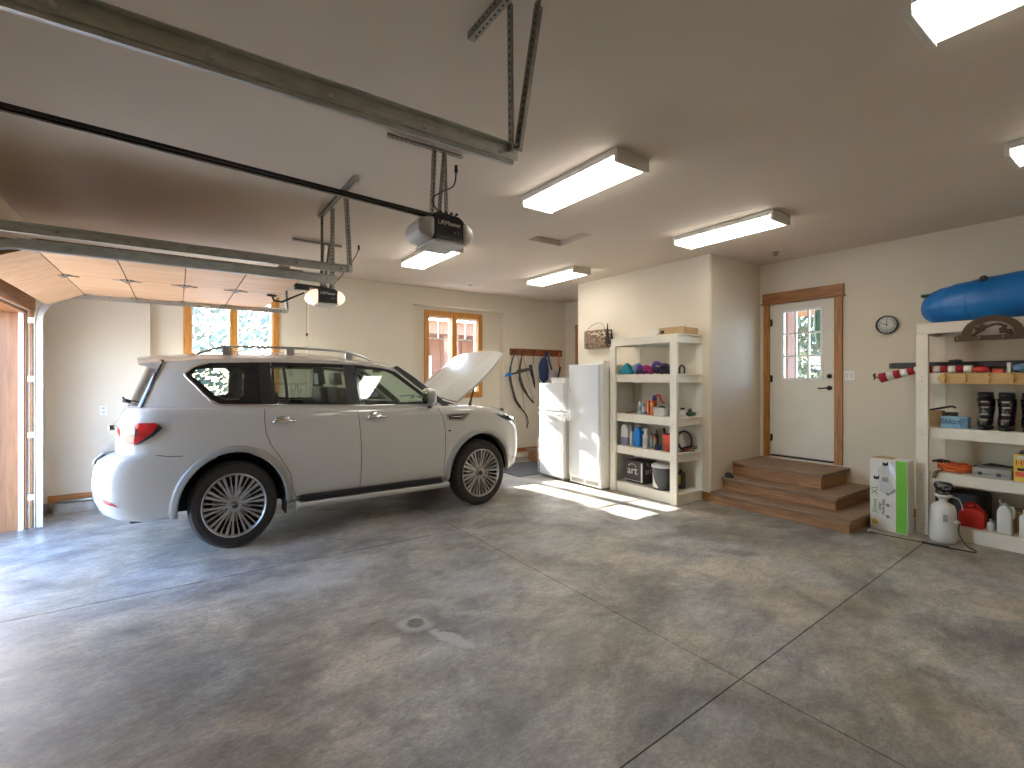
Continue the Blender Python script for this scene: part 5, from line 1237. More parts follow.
for k, (a, b_, lb) in enumerate([((5.36, 3.86), (5.60, 3.80), 'black-handled hand tool nearest the front on the fourth shelf'), ((5.46, 3.85), (5.68, 3.83), 'black and red hand tool in the middle of the little heap on the fourth shelf'), ((5.52, 3.89), (5.74, 3.86), 'black hand tool at the back of the little heap on the fourth shelf'), ((5.40, 3.83), (5.72, 3.90), 'crossed black hand tool topmost in the little heap on the fourth shelf')]):
    t = thing('hand_tool', lb, 'hand tool', (a[0], a[1], z), 'hand tools on the fourth shelf'); zz = z+.014+k*.016
    bm = B(); tube(bm, [(a[0], a[1], zz), ((a[0]+b_[0])/2, (a[1]+b_[1])/2, zz+.002)], .012, 8); obj('handle', bm, 'black' if k != 1 else 'red', t)
    bm = B(); tube(bm, [((a[0]+b_[0])/2, (a[1]+b_[1])/2, zz+.002), (b_[0], b_[1], zz)], .008, 6); obj('shaft', bm, 'bow', t)
# bottom board
z = ZS[0]
t = thing('printed_box', 'dark brown printed carton with white brush lettering on the bottom shelf', 'box', (5.42, 4.58, z)); bm = B(); box(bm, 5.34, 5.62, 4.44, 4.76, z, z+.31); obj('carton_body', bm, 'cartond', t, bevel=.003)
text('brush_lettering', 'art', .16, (5.3385, 4.63, z+.17), (0, -1, 0), (0, 0, 1), 'inkw', t, sx=1.0)
bm = B(); tube(bm, [(5.338, 4.63+.07*math.cos(a), z+.215+.05*math.sin(a)) for a in [R(20+14*k) for k in range(12)]], .005, 5); obj('printed_circle', bm, 'inkw', t)
bm = B(); box(bm, 5.338, 5.3395, 4.45, 4.475, z+.02, z+.29); obj('printed_stripe', bm, 'inkw', t)
bm = B(); box(bm, 5.338, 5.3395, 4.48, 4.76, z+.028, z+.036); obj('printed_line', bm, 'inkw', t)
text('side_lettering', 'art', .12, (5.46, 4.4385, z+.17), (1, 0, 0), (0, 0, 1), 'lgrey', t)
t = thing('trash_can', 'dark grey round bin with a light lid on the bottom shelf behind the post', 'bin', (5.36, 4.10, z)); bm = B(); lathe(bm, [(.001, 0), (.125, 0), (.135, .01), (.148, .29), (.152, .30), (.143, .30), (.13, .012), (.001, .012)], (5.37, 4.12, z), 'z', 36); obj('bin_body', bm, 'grey2', t)
bm = B(); lathe(bm, [(.155, .295), (.155, .32), (.14, .335), (.001, .34)], (5.37, 4.12, z), 'z', 36); obj('lid', bm, 'lgrey', t)
bm = B(); tube(bm, [(5.30, 4.255, z+.27), (5.27, 4.30, z+.31), (5.24, 4.26, z+.325)], .016, 8, sub=3); obj('side_handle', bm, 'black', t)
bm = B(); 
for k in range(9):
    a0 = R(150+k*4); zz = z+.05+.20*(1-k/9)**1.6
    p0 = (5.37+.137*math.cos(a0), 4.12+.137*math.sin(a0), z+.03); 
bm.free(); bm = B(); pts = [(R(146), .04, .24), (R(152), .035, .20), (R(160), .03, .145), (R(170), .028, .10), (R(180), .028, .07), (R(188), .028, .045)]
A_ = [bm.verts.new((5.37+(.1385+lo_*.05)*math.cos(a), 4.12+(.1385+lo_*.05)*math.sin(a), z+lo_)) for a, lo_, hi_ in pts]; B_ = [bm.verts.new((5.37+(.1385+hi_*.05)*math.cos(a), 4.12+(.1385+hi_*.05)*math.sin(a), z+hi_)) for a, lo_, hi_ in pts]
for i in range(len(pts)-1): bm.faces.new((A_[i], A_[i+1], B_[i+1], B_[i]))
r_ = bmesh.ops.extrude_face_region(bm, geom=bm.faces[:])
for v in [g2 for g2 in r_['geom'] if isinstance(g2, bmesh.types.BMVert)]: v.co += Vector((.002, 0, 0))
obj('white_streak', bm, 'inkw', t)
t = thing('plastic_jug', 'black jug with a yellow label squeezed behind the dark bin on the bottom shelf', 'jug', (5.55, 3.97, z)); bm = B(); box(bm, 5.54, 5.64, 3.965, 4.055, z, z+.22); obj('container', bm, 'black', t, bevel=.015); bm = B(); cyl(bm, (5.59, 4.01, z+.22), (5.59, 4.01, z+.25), .02, n=12); obj('cap', bm, 'black', t); bm = B(); box(bm, 5.538, 5.5395, 3.97, 4.035, z+.06, z+.19); obj('label_band', bm, 'yellow', t)

# ------------------------------------------------------------------ things on the right shelving unit
bm = B(); n1, n2 = 64, 20; cx_, cy_, cz_ = 6.675, .97, 2.445
ring_pts = []
for i in range(n1):
    a = 2*math.pi*i/n1; row = []
    for j in range(n2):
        b_ = 2*math.pi*j/n2; rr = .195+.003*math.cos(a*16)
        x_ = (.10+rr*1.0*math.cos(b_))*math.cos(a); y_ = (.57+rr*math.cos(b_))*math.sin(a); z_ = rr*1.10*math.sin(b_)*(1-.14*max(0, math.sin(a))**2)
        row.append(bm.verts.new((cx_+x_*.98, cy_+y_*1.0, cz_+z_+(.07*(-y_)))))
    ring_pts.append(row)
for i in range(n1):
    for j in range(n2): f = bm.faces.new((ring_pts[i][j], ring_pts[(i+1) % n1][j], ring_pts[(i+1) % n1][(j+1) % n2], ring_pts[i][(j+1) % n2])); f.smooth = True
tu = thing('inflatable_tube', 'big blue inflatable tube lying on top of the right shelving unit', 'inflatable tube', (cx_, cy_, ZS[4]))
zmin = min(v.co.z for v in bm.verts); 
for v in bm.verts:
    v.co.z += ZS[4]+.002-zmin
    if v.co.z < ZS[4]+.03: v.co.z = ZS[4]+.002+(v.co.z-ZS[4]-.002)*.3
obj('ring', bm, 'tube', tu)
tv = [v.co+OFF['inflatable_tube'] for v in tu.children[0].data.vertices]
for i in range(2, n1//2-6, 3):
    bm = B(); tube(bm, [tv[i*n2+j]+Vector((-.001, 0, 0)) for j in [(k+n2//2-5) % n2 for k in range(9)]], .0035, 4) if False else tube(bm, [tv[((i+n1//4) % n1)*n2+j] for j in range(n2-3, n2)]+[tv[((i+n1//4) % n1)*n2+j] for j in range(0, 5)], .0035, 4)
    obj('seam_line', bm, 'tube', tu)
bm = B(); lathe(bm, [(.001, -.012), (.02, -.012), (.034, 0), (.001, .004)], (6.47, 1.20, 2.60), 'x', 16); obj('valve', bm, 'black', tu)
bm = B(); box(bm, 6.60, 6.68, 1.60, 1.72, 2.50, 2.53); obj('grab_handle', bm, 'dgreen', tu, bevel=.008)
# brown metal arch with hooks leaning on the front of the top board
am = thing('metal_arch_rack', 'brown cut-metal arch with pine branch shapes at the top board of the right shelving', 'wall rack', (6.36, 1.08, 1.98))
yc_, zb_ = 1.12, 1.99; Ro, Ri = .215, .150; x0 = 6.352; bm = B()
outer_ = [(yc_-.27, zb_), (yc_-.27, zb_+.045), (yc_-.235, zb_+.06)]+[(yc_+Ro*math.cos(a)*1.0, zb_+.065+Ro*.80*math.sin(a)) for a in [R(180-9*k) for k in range(0, 21)]]+[(yc_+.235, zb_+.06), (yc_+.27, zb_+.045), (yc_+.27, zb_)]
inner_ = [(yc_-Ri, zb_+.05)]+[(yc_+Ri*math.cos(a), zb_+.06+Ri*.82*math.sin(a)) for a in [R(180-12*k) for k in range(0, 16)]]+[(yc_+Ri, zb_+.05)]
tri = tessellate_polygon([[Vector((0, y, z)) for y, z in outer_], [Vector((0, y, z)) for y, z in inner_[::-1]]]); flat = outer_+inner_[::-1]
V = [bm.verts.new((x0, y, z)) for y, z in flat]
for a, b_, c in tri:
    try: bm.faces.new((V[a], V[b_], V[c]))
    except Exception: pass
r_ = bmesh.ops.extrude_face_region(bm, geom=bm.faces[:])
for v in [g2 for g2 in r_['geom'] if isinstance(g2, bmesh.types.BMVert)]: v.co.x += .008
obj('arch_plate', bm, 'brownm', am)
for pts in ([(yc_+.14, zb_+.05), (yc_+.09, zb_+.09), (yc_+.03, zb_+.135), (yc_-.04, zb_+.15), (yc_-.10, zb_+.12)], [(yc_+.10, zb_+.085), (yc_+.11, zb_+.13)], [(yc_+.04, zb_+.13), (yc_+.09, zb_+.15)], [(yc_-.14, zb_+.05), (yc_-.09, zb_+.08), (yc_-.05, zb_+.07)]):
    bm = B(); tube(bm, [(x0+.004, a, b_) for a, b_ in pts], .013, 6, sub=3); obj('branch_cutout', bm, 'brownm', am)
for a, b_ in ((-.11, .075), (-.075, .10), (.075, .115)):
    bm = B(); blob(bm, (x0+.004, yc_+a, zb_+b_), (.006, .028, .024), 3, .2, 2); obj('pinecone_cutout', bm, 'brownm', am)
for y_ in (-.24, -.08, .08, .24):
    bm = B(); tube(bm, [(x0, yc_+y_, zb_+.03), (x0-.02, yc_+y_, zb_+.022), (x0-.03, yc_+y_, zb_+.035)], .006, 6); obj('hook', bm, 'brass', am)
# light wood peg rail along second board
pr = thing('hook_rail', 'light wooden rail with brass hooks fixed along the second board of the right shelving', 'hook rail', (6.33, .8, 1.62))
bm = B(); n = 10; P_ = [(1.52-.058+.058*math.cos(a), 1.625+.055*math.sin(a)) for a in [R(-90+18*k) for k in range(n+1)]]+[(.15, 1.68), (.15, 1.57)]
prism(bm, P_, 'x', 6.355, 6.378); obj('rail_board', bm, 'peg', pr, bevel=.003)
for y_ in (1.455, 1.30, 1.135, .97, .80, .63, .46, .30):
    bm = B(); tube(bm, [(6.354, y_, 1.655), (6.335, y_, 1.65), (6.32, y_, 1.665), (6.312, y_, 1.69)], .006, 6, sub=3); tube(bm, [(6.352, y_, 1.63), (6.33, y_, 1.60), (6.322, y_, 1.59), (6.312, y_, 1.605)], .006, 6, sub=3); box(bm, 6.348, 6.3545, y_-.008, y_+.008, 1.59, 1.665); obj('hook', bm, 'brass', pr)
# skis / board / striped sock on the second board
z = ZS[3]
t = thing('snowboard', 'long black board lying on the second board of the right shelving, sticking out left', 'board', (6.7, 1.1, z)); bm = B(); pts = [(6.60, -.1), (6.86, -.1), (6.86, 1.93), (6.84, 1.99), (6.78, 2.03), (6.70, 2.03), (6.63, 1.99), (6.60, 1.93)]
prism(bm, pts, 'z', z+.055, z+.118); obj('board_deck', bm, 'black', t, bevel=.008)
for y_ in (.60, 1.20): bm = B(); box(bm, 6.66, 6.80, y_, y_+.08, z+.001, z+.054); obj('binding', bm, 'grey', t, bevel=.006)
for k, (x_, m_, lb) in enumerate(((6.88, 'redl', 'red ski lying behind the black board on the right shelving'), (6.935, 'orange', 'orange ski at the back of the second board against the wall'))):
    t = thing('ski', lb, 'ski', (x_, 1, z), 'skis on the right shelving'); bm = B(); prism(bm, [(.0, z+.10+.001), (1.62, z+.101), (1.80, z+.125), (1.80, z+.133), (1.62, z+.112), (.0, z+.112)], 'x', x_-.022, x_+.022); obj('ski_body', bm, m_, t)
    bm = B(); box(bm, x_-.018, x_+.018, .9, 1.1, z+.001, z+.10); obj('ski_binding', bm, 'black', t)
t = thing('windsock', 'red and white striped rolled fabric sticking out left of the right shelving unit', 'fabric roll', (6.45, 1.8, z+.03))
yy = [2.04, 1.97, 1.91, 1.85, 1.79, 1.73, 1.66, 1.58, 1.52, 1.46, 1.40, 1.34, 1.28]
zf = lambda y: z+.040-max(0, y-1.70)*.27
rf = lambda y: .036+max(0, y-1.7)*.05
for k, (a, b_) in enumerate(zip(yy, yy[1:])):
    bm = B(); cyl(bm, (6.47, a, zf(a)), (6.47, b_, zf(b_)), rf(a), rf(b_), n=14); obj('fabric_band', bm, 'redd' if k % 2 == 0 else 'inkw', t)
bm = B(); tube(bm, [(6.47, 2.04, zf(2.04)), (6.46, 2.10, zf(2.04)+.02), (6.44, 2.08, zf(2.04)+.05), (6.48, 2.10, zf(2.04)-.02)], .008, 6, sub=3); obj('tie_cord', bm, 'bow', t)
bm = B(); blob(bm, (6.55, 1.36, z+.062), (.05, .10, .05), 21, .3, 2); blob(bm, (6.54, 1.42, z+.12), (.02, .05, .02), 22, .3, 2); single('black_straps', bm, 'black', 'tangled black straps lying on the boards above the wooden hook rail', 'straps', (6.55, 1.36, z))
soft('red_bag', (6.47, 1.22, z+.035), (.04, .07, .03), 'red', 'small red cloth bundle above the left half of the hook rail', 'bundle', 33)
bm = B(); box(bm, 6.44, 6.52, 1.06, 1.13, z+.001, z+.035); single('packet', bm, 'redl', 'flat red and white packet above the third brass hook', 'packet', (6.5, 1.1, z))
bm = B(); box(bm, 6.44, 6.50, 1.01, 1.035, z+.001, z+.095); single('card', bm, 'inkw', 'upright white card beside the blue bundle on the second board', 'card', (6.5, 1.03, z))
soft('blue_bundle', (6.48, .90, z+.045), (.05, .10, .04), 'strapblue', 'pale blue cloth bundle at the right edge of the photo, above the hook rail', 'bundle', 35, .2)
# third board: cartons and ski boots
z = ZS[2]
t = thing('paper_bag', 'small open brown paper bag behind the post on the boot shelf', 'bag', (6.6, 1.60, z)); bm = B(); x0, x1, y0, y1, h_ = 6.56, 6.68, 1.535, 1.65, .165
box(bm, x0, x0+.003, y0, y1, z, z+h_); box(bm, x1-.003, x1, y0, y1, z, z+h_); box(bm, x0, x1, y0, y0+.003, z, z+h_); box(bm, x0, x1, y1-.003, y1, z, z+h_); box(bm, x0, x1, y0, y1, z, z+.003); obj('bag_body', bm, 'carton', t)
bm = B(); tube(bm, [(6.60, 1.64, z+.17), (6.58, 1.58, z+.185), (6.60, 1.52, z+.20), (6.59, 1.46, z+.215), (6.62, 1.44, z+.20)], .010, 6, sub=3); obj('black_cord', bm, 'black', t)
bm = B(); box(bm, 6.62, 6.72, 1.44, 1.525, z, z+.15); single('black_box', bm, 'black', 'small black box behind the blue labelled carton on the boot shelf', 'box', (6.65, 1.48, z), bevel=.004)
t = thing('printed_box', 'pale blue carton lettered Sklon lying on the boot shelf', 'box', (6.52, 1.42, z)); bm = B(); box(bm, 6.47, 6.60, 1.315, 1.52, z, z+.115); obj('carton_body', bm, 'skyblue', t, bevel=.002)
text('carton_lettering', 'Sklon', .075, (6.4685, 1.445, z+.065), (0, -1, 0), (0, 0, 1), 'navy', t, sx=.95)
bm = B(); box(bm, 6.4685, 6.4695, 1.32, 1.375, z+.01, z+.105); obj('printed_panel', bm, 'strapblue', t)
def boot(y, label, x=6.60):
    t = thing('ski_boot', label, 'ski boot', (x, y, z), 'black ski boots on the shelf')
    def loft(name, secs, m):
        bm = B(); rings = []
        for (cx, cz2, rx, ry) in secs: rings.append([bm.verts.new((x+cx+rx*math.cos(a), y+ry*math.sin(a), z+cz2)) for a in [2*math.pi*k/18 for k in range(18)]])
        for a_, b2 in zip(rings, rings[1:]):
            for k in range(18): f = bm.faces.new((a_[k], a_[(k+1) % 18], b2[(k+1) % 18], b2[k])); f.smooth = True
        bm.faces.new(rings[0]); bm.faces.new(rings[-1]); return obj(name, bm, m, t)
    loft('sole', [(.03, 0, .155, .052), (.03, .028, .155, .052)], 'black')
    loft('shell', [(.03, .029, .15, .055), (.025, .07, .145, .060), (.03, .11, .115, .060), (.05, .15, .085, .060), (.06, .20, .078, .064), (.05, .26, .078, .068), (.04, .305, .078, .070)], 'blackg')
    loft('liner', [(.04, .306, .064, .058), (.03, .345, .066, .060), (.035, .368, .058, .055)], 'black')
    for zz, rr, cx in ((.10, .118, .03), (.15, .088, .05), (.22, .083, .055), (.275, .083, .047)):
        bm = B(); tube(bm, [(x+cx+rr*math.cos(a), y+(rr*.0+.066)*math.sin(a)*.93, z+zz) for a in [R(110+14*k) for k in range(11)]], .0055, 6); b1 = obj('buckle_strap', bm, 'black', t)
        bm = B(); box(bm, x+cx-rr*.93-.018, x+cx-rr*.93-.006, y-.035, y+.02, z+zz-.009, z+zz+.009); obj('buckle', bm, 'chrome', b1, bevel=.002)
    return t
boot(1.215, 'black ski boot with silver buckles, next to the pale blue carton'); boot(1.065, 'middle black ski boot of the three on the right shelving')
boot(.905, 'black ski boot cut by the right edge of the photo')
# fourth board
z = ZS[1]
ec = thing('extension_cord', 'coiled orange extension cord on the fourth board of the right shelving', 'cord', (6.6, 1.43, z)); bm = B(); rn = random.Random(4); pts = []
for k in range(150):
    a = k*.36; rr = .115+.02*math.sin(k*.9); pts.append((6.60+rr*.8*math.cos(a), 1.44+rr*math.sin(a), z+.012+.075*(k/150)+.008*math.sin(k*1.7)))
tube(bm, pts, .008, 6); obj('cord', bm, 'orange', ec)
bm = B(); tube(bm, [(6.47, 1.51, z+.02), (6.40, 1.545, z+.0), (6.388, 1.555, z-.06)], [.010, .014, .018], 8, sub=3); obj('plug', bm, 'rust', ec)
bm = B(); tube(bm, [(6.62, 1.62, z+.085), (6.58, 1.56, z+.10), (6.60, 1.48, z+.10)], [.012, .018, .012], 8, sub=3); single('hand_saw', bm, 'black', 'black tool handle poking out behind the orange coiled cord', 'tool', (6.6, 1.56, z+.08))
t = thing('hand_tool', 'dark hand tool lying behind the grey case on the fourth board', 'tool', (6.75, 1.2, z)); bm = B(); tube(bm, [(6.72, 1.32, z+.06), (6.74, 1.2, z+.085), (6.74, 1.08, z+.07), (6.74, .98, z+.07)], [.014, .026, .03, .02], 8, sub=3); obj('tool_body', bm, 'black', t)
bm = B(); box(bm, 6.70, 6.72, 1.25, 1.36, z+.05, z+.066); cyl(bm, (6.71, 1.27, z+.06), (6.71, 1.27, z+.12), .008, n=8); obj('tool_blade', bm, 'galv', t)
t = thing('tool_case', 'flat grey plastic tool case on the fourth board of the right shelving', 'case', (6.6, 1.14, z)); bm = B(); prism(bm, [(6.47, z), (6.72, z), (6.72, z+.035), (6.47, z+.035)], 'y', 1.01, 1.285); obj('case_base', bm, 'grey', t, bevel=.006); bm = B(); prism(bm, [(6.47, z+.037), (6.72, z+.037), (6.70, z+.085), (6.50, z+.085)], 'y', 1.01, 1.285); obj('case_lid', bm, 'grey', t, bevel=.006)
for y_ in (1.08, 1.21): bm = B(); box(bm, 6.462, 6.469, y_, y_+.03, z+.02, z+.05); obj('latch', bm, 'black', t)
t = thing('printed_box', 'yellow carton lettered HU in red at the right edge of the fourth board', 'box', (6.55, .90, z)); bm = B(); box(bm, 6.47, 6.68, .78, .995, z, z+.255); obj('carton_body', bm, 'yellow', t, bevel=.002)
text('carton_lettering', 'HU', .07, (6.4685, .985, z+.172), (0, -1, 0), (0, 0, 1), 'red', t, ext=.0012, align='LEFT')
bm = B(); box(bm, 6.4685, 6.4695, .80, .975, z+.205, z+.24); obj('printed_band', bm, 'inkw', t); bm = B(); box(bm, 6.4685, 6.4695, .79, .985, z+.045, z+.09); obj('printed_band', bm, 'redl', t)
bm = B(); box(bm, 6.4685, 6.4695, .79, .97, z+.10, z+.125); obj('printed_band', bm, 'ink', t); bm = B(); prism(bm, [(6.47, z+.256), (6.60, z+.256), (6.58, z+.285), (6.48, z+.275)], 'y', .80, .96); obj('carton_flap', bm, 'darkp', t)
# bottom board
z = ZS[0]
gc = thing('gas_can', 'red plastic fuel can on the bottom board behind the white sprayer', 'fuel can', (6.56, 1.29, z)); bm = B(); prism(bm, [(1.20, z), (1.385, z), (1.39, z+.13), (1.37, z+.165), (1.33, z+.185), (1.26, z+.19), (1.215, z+.165), (1.195, z+.13)], 'x', 6.47, 6.63); obj('can_body', bm, 'red', gc, bevel=.02, seg=3, autosm=60)
bm = B(); tube(bm, [(6.55, 1.37, z+.15), (6.55, 1.33, z+.225), (6.55, 1.27, z+.225), (6.55, 1.22, z+.16)], .013, 8, sub=4); obj('carry_handle', bm, 'red', gc)
bm = B(); lathe(bm, [(.026, .19), (.026, .215), (.018, .225), (.001, .226)], (6.52, 1.30, z), 'z', 16); obj('cap', bm, 'red', gc)
bottle((6.50, 1.155, z), .026, .115, 'lgrey', 'very small grey bottle right of the red fuel can', 'lgrey', neck=.5)
bottle((6.60, 1.115, z), .022, .22, 'strapblue', 'narrow blue-grey bottle between the tiny bottle and the white jug', 'strapblue')
jug((6.50, 1.055, z), .10, .10, .29, 'milk', 'tall white plastic jug with a pale cap right of the red fuel can', cap='lgrey', capr=.012)
bottle((6.62, 1.10, z), .03, .27, 'lgrey', 'grey spray bottle behind the tall white jug on the bottom board', 'lgrey', trig=True)
bm = B(); box(bm, 6.66, 6.88, .90, 1.06, z, z+.20); single('brown_carton', bm, 'carton', 'plain brown carton on the bottom board behind the white jug', 'box', (6.75, .98, z), bevel=.003)
bottle((6.48, .915, z), .045, .26, 'milk', 'white bottle at the right edge of the photo on the bottom board', 'muntin')
bm = B(); box(bm, 6.68, 6.93, 1.22, 1.62, z, z+.30); single('crate', bm, 'black', 'large black crate at the back of the bottom board behind the fuel can', 'crate', (6.8, 1.42, z), bevel=.015)
# sprayer
spz = thing('garden_sprayer', 'translucent white pump sprayer with a black hose standing on the floor before the right shelving', 'sprayer', (6.27, 1.45, 0))
bm = B(); lathe(bm, [(.001, 0), (.09, 0), (.105, .012), (.108, .05), (.104, .20), (.098, .32), (.085, .365), (.05, .39), (.034, .40), (.034, .43)], (6.27, 1.455, 0), 'z', 32); obj('tank', bm, 'milk', spz)
bm = B(); lathe(bm, [(.034, .425), (.068, .455), (.072, .465), (.05, .47), (.001, .47)], (6.27, 1.455, 0), 'z', 28); obj('funnel_top', bm, 'milk', spz)
bm = B(); cyl(bm, (6.27, 1.455, .47), (6.27, 1.455, .50), .045, n=20); cyl(bm, (6.27, 1.455, .50), (6.27, 1.455, .545), .014, n=10)
tube(bm, [(6.27, 1.40, .53), (6.27, 1.395, .57), (6.27, 1.42, .585), (6.27, 1.49, .585), (6.27, 1.515, .57), (6.27, 1.51, .53), (6.27, 1.455, .515)], .013, 8, closed=True, sub=2); obj('pump_handle', bm, 'blackg', spz)
bm = B(); tube(bm, [(6.27, 1.39, .455), (6.30, 1.35, .44), (6.33, 1.33, .38), (6.33, 1.325, .33)], .006, 6, sub=3); obj('siphon_tube', bm, 'milk', spz)
bm = B(); box(bm, 6.158, 6.166, 1.40, 1.43, .22, .29); obj('sticker', bm, 'grey', spz)
bm = B(); cyl(bm, (6.24, 1.36, .225), (6.22, 1.325, .215), .018, n=12); obj('outlet', bm, 'milk', spz)
bm = B(); tube(bm, [(6.22, 1.325, .215), (6.20, 1.32, .12), (6.17, 1.26, .03), (6.14, 1.19, .008), (6.08, 1.20, .008), (6.06, 1.30, .008), (6.05, 1.36, .008)], .006, 6, sub=5); obj('hose', bm, 'black', spz)
bm = B(); cyl(bm, (6.05, 1.36, .012), (6.03, 1.56, .012), .011, n=10); obj('wand_grip', bm, 'black', spz)
bm = B(); tube(bm, [(6.03, 1.56, .010), (6.02, 1.70, .007), (6.00, 1.93, .007)], .004, 6); obj('wand', bm, 'bronze', spz)
bm = B(); lathe(bm, [(.001, 0), (.028, .002), (.03, .02), (.018, .03), (.001, .03)], (5.99, 1.985, .001), 'z', 14); tube(bm, [(5.99, 1.985, .02), (6.0, 1.94, .022), (6.0, 1.90, .01)], .010, 6, sub=2)
single('hose_fitting', bm, 'galvd', 'small grey metal hose fitting on the floor at the corner of the steps', 'fitting', (5.99, 1.98, 0))
# litter carton
lc = thing('printed_carton', 'tall white and green carton lettered XL standing beside the steps', 'carton', (6.24, 1.86, 0))
x0, x1, y0, y1, h_ = 6.19, 6.37, 1.715, 2.045, .765
bm = B(); box(bm, x0, x1, y0, y1, .001, h_); obj('carton_body', bm, 'paperw', lc, bevel=.003)
bm = B(); box(bm, x0-.0012, x0-.0002, 1.72, 1.815, .01, h_-.005); obj('green_panel', bm, 'green', lc)
bm = B(); box(bm, x0, x0+.06, y0-.0012, y0-.0002, .01, h_-.005)
obj('side_panel', bm, 'paperw', lc)
bm = B(); prism(bm, [(2.04, h_+.001), (1.98, h_+.012), (1.85, h_+.004), (1.85, h_)], 'x', x0+.01, x1-.02); obj('top_flap', bm, 'carton', lc)
text('brand_lettering', 'Jinnve', .062, (x0-.0015, 2.002, .255), (0, 0, 1), (0, 1, 0), 'inkg', lc)
text('size_lettering', 'XL', .082, (x0-.0015, 2.000, .425), (0, 0, 1), (0, 1, 0), 'inkg', lc, ext=.0012)
text('slogan_lettering', 'Litter', .04, (x0-.0015, 1.958, .255), (0, 0, 1), (0, 1, 0), 'ink', lc, ext=.0012); text('slogan_lettering', 'Made Easy', .04, (x0-.0015, 1.925, .255), (0, 0, 1), (0, 1, 0), 'ink', lc, ext=.0012)
bm = B(); lathe(bm, [(.001, -.001), (.030, -.001), (.030, 0), (.001, 0)], (x0-.0005, 2.00, .085), 'x', 20); obj('yellow_seal', bm, 'yellow', lc)
for k, zz in enumerate((.16, .28, .40)):
    bm = B(); lathe(bm, [(.001, -.001), (.018, -.001), (.018, 0), (.001, 0)], (x0-.0005, 1.885, zz), 'x', 16); obj('printed_icon', bm, 'grey', lc)
    bm = B(); box(bm, x0-.0012, x0-.0002, 1.848, 1.854, zz-.035, zz+.035); obj('printed_line', bm, 'lgrey', lc)
# printed picture: a plain angular white and grey appliance with a lid, two small dark animals as blobs of print
for name_, pts, m_ in (('printed_picture_body', [(1.975, .66), (1.93, .70), (1.89, .68), (1.85, .52), (1.83, .47), (1.84, .43), (1.875, .41), (1.955, .42), (1.965, .50)], 'lgrey'), ('printed_picture_lid', [(1.875, .71), (1.855, .73), (1.815, .63), (1.835, .56), (1.86, .62)], 'silver'), ('printed_picture_opening', [(1.935, .575), (1.885, .575), (1.875, .52), (1.94, .53)], 'grey'), ('printed_picture_shade', [(1.955, .415), (1.875, .405), (1.83, .46), (1.815, .455), (1.825, .42), (1.87, .395)], 'grey')):
    bm = B(); o_ = {'printed_picture_body': .0018, 'printed_picture_lid': .0022, 'printed_picture_opening': .0024, 'printed_picture_shade': .0026}[name_]
    prism(bm, pts, 'x', x0-o_, x0-.0004); obj(name_, bm, m_, lc)
for (a, b_) in ((1.905, .715), (1.985, .56)):
    bm = B(); prism(bm, [(a+.028, b_-.015), (a+.025, b_+.02), (a+.012, b_+.008), (a-.01, b_+.01), (a-.022, b_+.03), (a-.025, b_-.01), (a, b_-.025)], 'x', x0-.0032, x0-.0005); obj('printed_animal', bm, 'ink', lc)

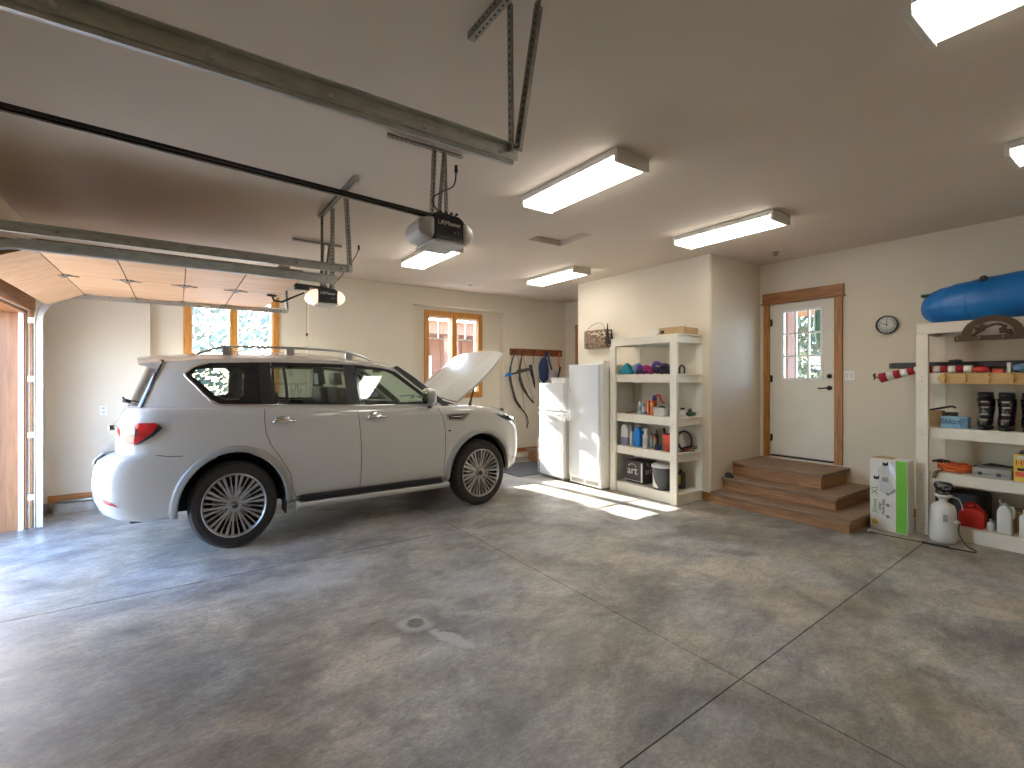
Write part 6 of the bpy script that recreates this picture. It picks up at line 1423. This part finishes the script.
# ------------------------------------------------------------------ clock, switches, outlet, drain
ck = thing('wall_clock', 'round black-rimmed white wall clock on the wall right of the door', 'clock', (XR-.02, 2.135, 2.27)); cy2, cz2, r2 = 2.137, 2.267, .112
bm = B(); lathe(bm, [(r2*.86, -.012), (r2*.90, -.030), (r2*.98, -.032), (r2, -.022), (r2, -.001), (.001, -.001)], (XR, cy2, cz2), 'x', 40, cap=False); obj('rim', bm, 'blackg', ck)
bm = B(); lathe(bm, [(.001, -.013), (r2*.87, -.013), (r2*.87, -.010), (.001, -.010)], (XR, cy2, cz2), 'x', 40); fc = obj('dial', bm, 'clockface', ck)
for k in range(12):
    a = R(30*k); text('numeral', str(12 if k == 0 else k), .024, (XR-.0145, cy2-.076*math.sin(a), cz2+.076*math.cos(a)), (0, -1, 0), (0, 0, 1), 'ink', fc)
def hand(nm, ang, L, w):
    bm = B(); d = Vector((0, -math.sin(ang), math.cos(ang))); q = Vector((0, math.cos(ang), math.sin(ang))); c = Vector((XR-.018, cy2, cz2))
    v = [bm.verts.new(c+d*a+q*b_+Vector((e, 0, 0))) for e in (0, -.002) for a, b_ in ((-.012, -w), (L, -w*.6), (L, w*.6), (-.012, w))]
    bm.faces.new(v[:4]); bm.faces.new(v[4:][::-1])
    for i in range(4): bm.faces.new((v[i], v[4+i], v[4+(i+1) % 4], v[(i+1) % 4]))
    obj(nm, bm, 'ink', ck)
hand('minute_hand', R(0), .066, .0035); hand('hour_hand', R(292), .058, .004)
bm = B(); box(bm, XR-.006, XR-.0005, 2.475, 2.59, 1.60, 1.72); sw = obj('light_switch', bm, 'muntin', None, bevel=.003); recenter(sw, (XR, 2.53, 1.66)); tag(sw, 'white double light switch plate on the wall right of the house door', 'light switch')
for y_ in (2.505, 2.56): bm = B(); box(bm, XR-.010, XR-.0065, y_-.012, y_+.012, 1.63, 1.69); obj('rocker', bm, 'paperw', sw, bevel=.002)
bm = B(); box(bm, -.79, -.715, YB-.006, YB-.0005, 1.16, 1.28); ol = obj('electrical_outlet', bm, 'muntin', None, bevel=.003); recenter(ol, (-.75, YB, 1.22)); tag(ol, 'pale outlet plate on the wall left of the car tail', 'outlet')
for z_ in (1.195, 1.245): bm = B(); box(bm, -.77, -.735, YB-.008, YB-.0062, z_-.014, z_+.014); obj('socket', bm, 'lgrey', ol, bevel=.002)
dr = thing('floor_drain', 'small round metal drain grate set in the concrete floor', 'drain', (1.305, 2.985, 0)); bm = B(); lathe(bm, [(.052, .0005), (.052, .003), (.062, .003), (.062, .0005)], (1.305, 2.985, 0), 'z', 32, cap=False); obj('rim', bm, 'galvd', dr)
bm = B(); lathe(bm, [(.001, .0006), (.052, .0006), (.052, .0012), (.001, .0012)], (1.305, 2.985, 0), 'z', 32); obj('well', bm, 'hole', dr)
bm = B()
for k in range(-4, 5):
    w_ = math.sqrt(max(0, .051**2-(k*.0115)**2)); box(bm, 1.305+k*.0115-.0018, 1.305+k*.0115+.0018, 2.985-w_, 2.985+w_, .0014, .003); 
    if abs(k) < 4: box(bm, 1.305-w_, 1.305+w_, 2.985+k*.0115-.0018, 2.985+k*.0115+.0018, .0014, .0029)
obj('grate', bm, 'galvd', dr)
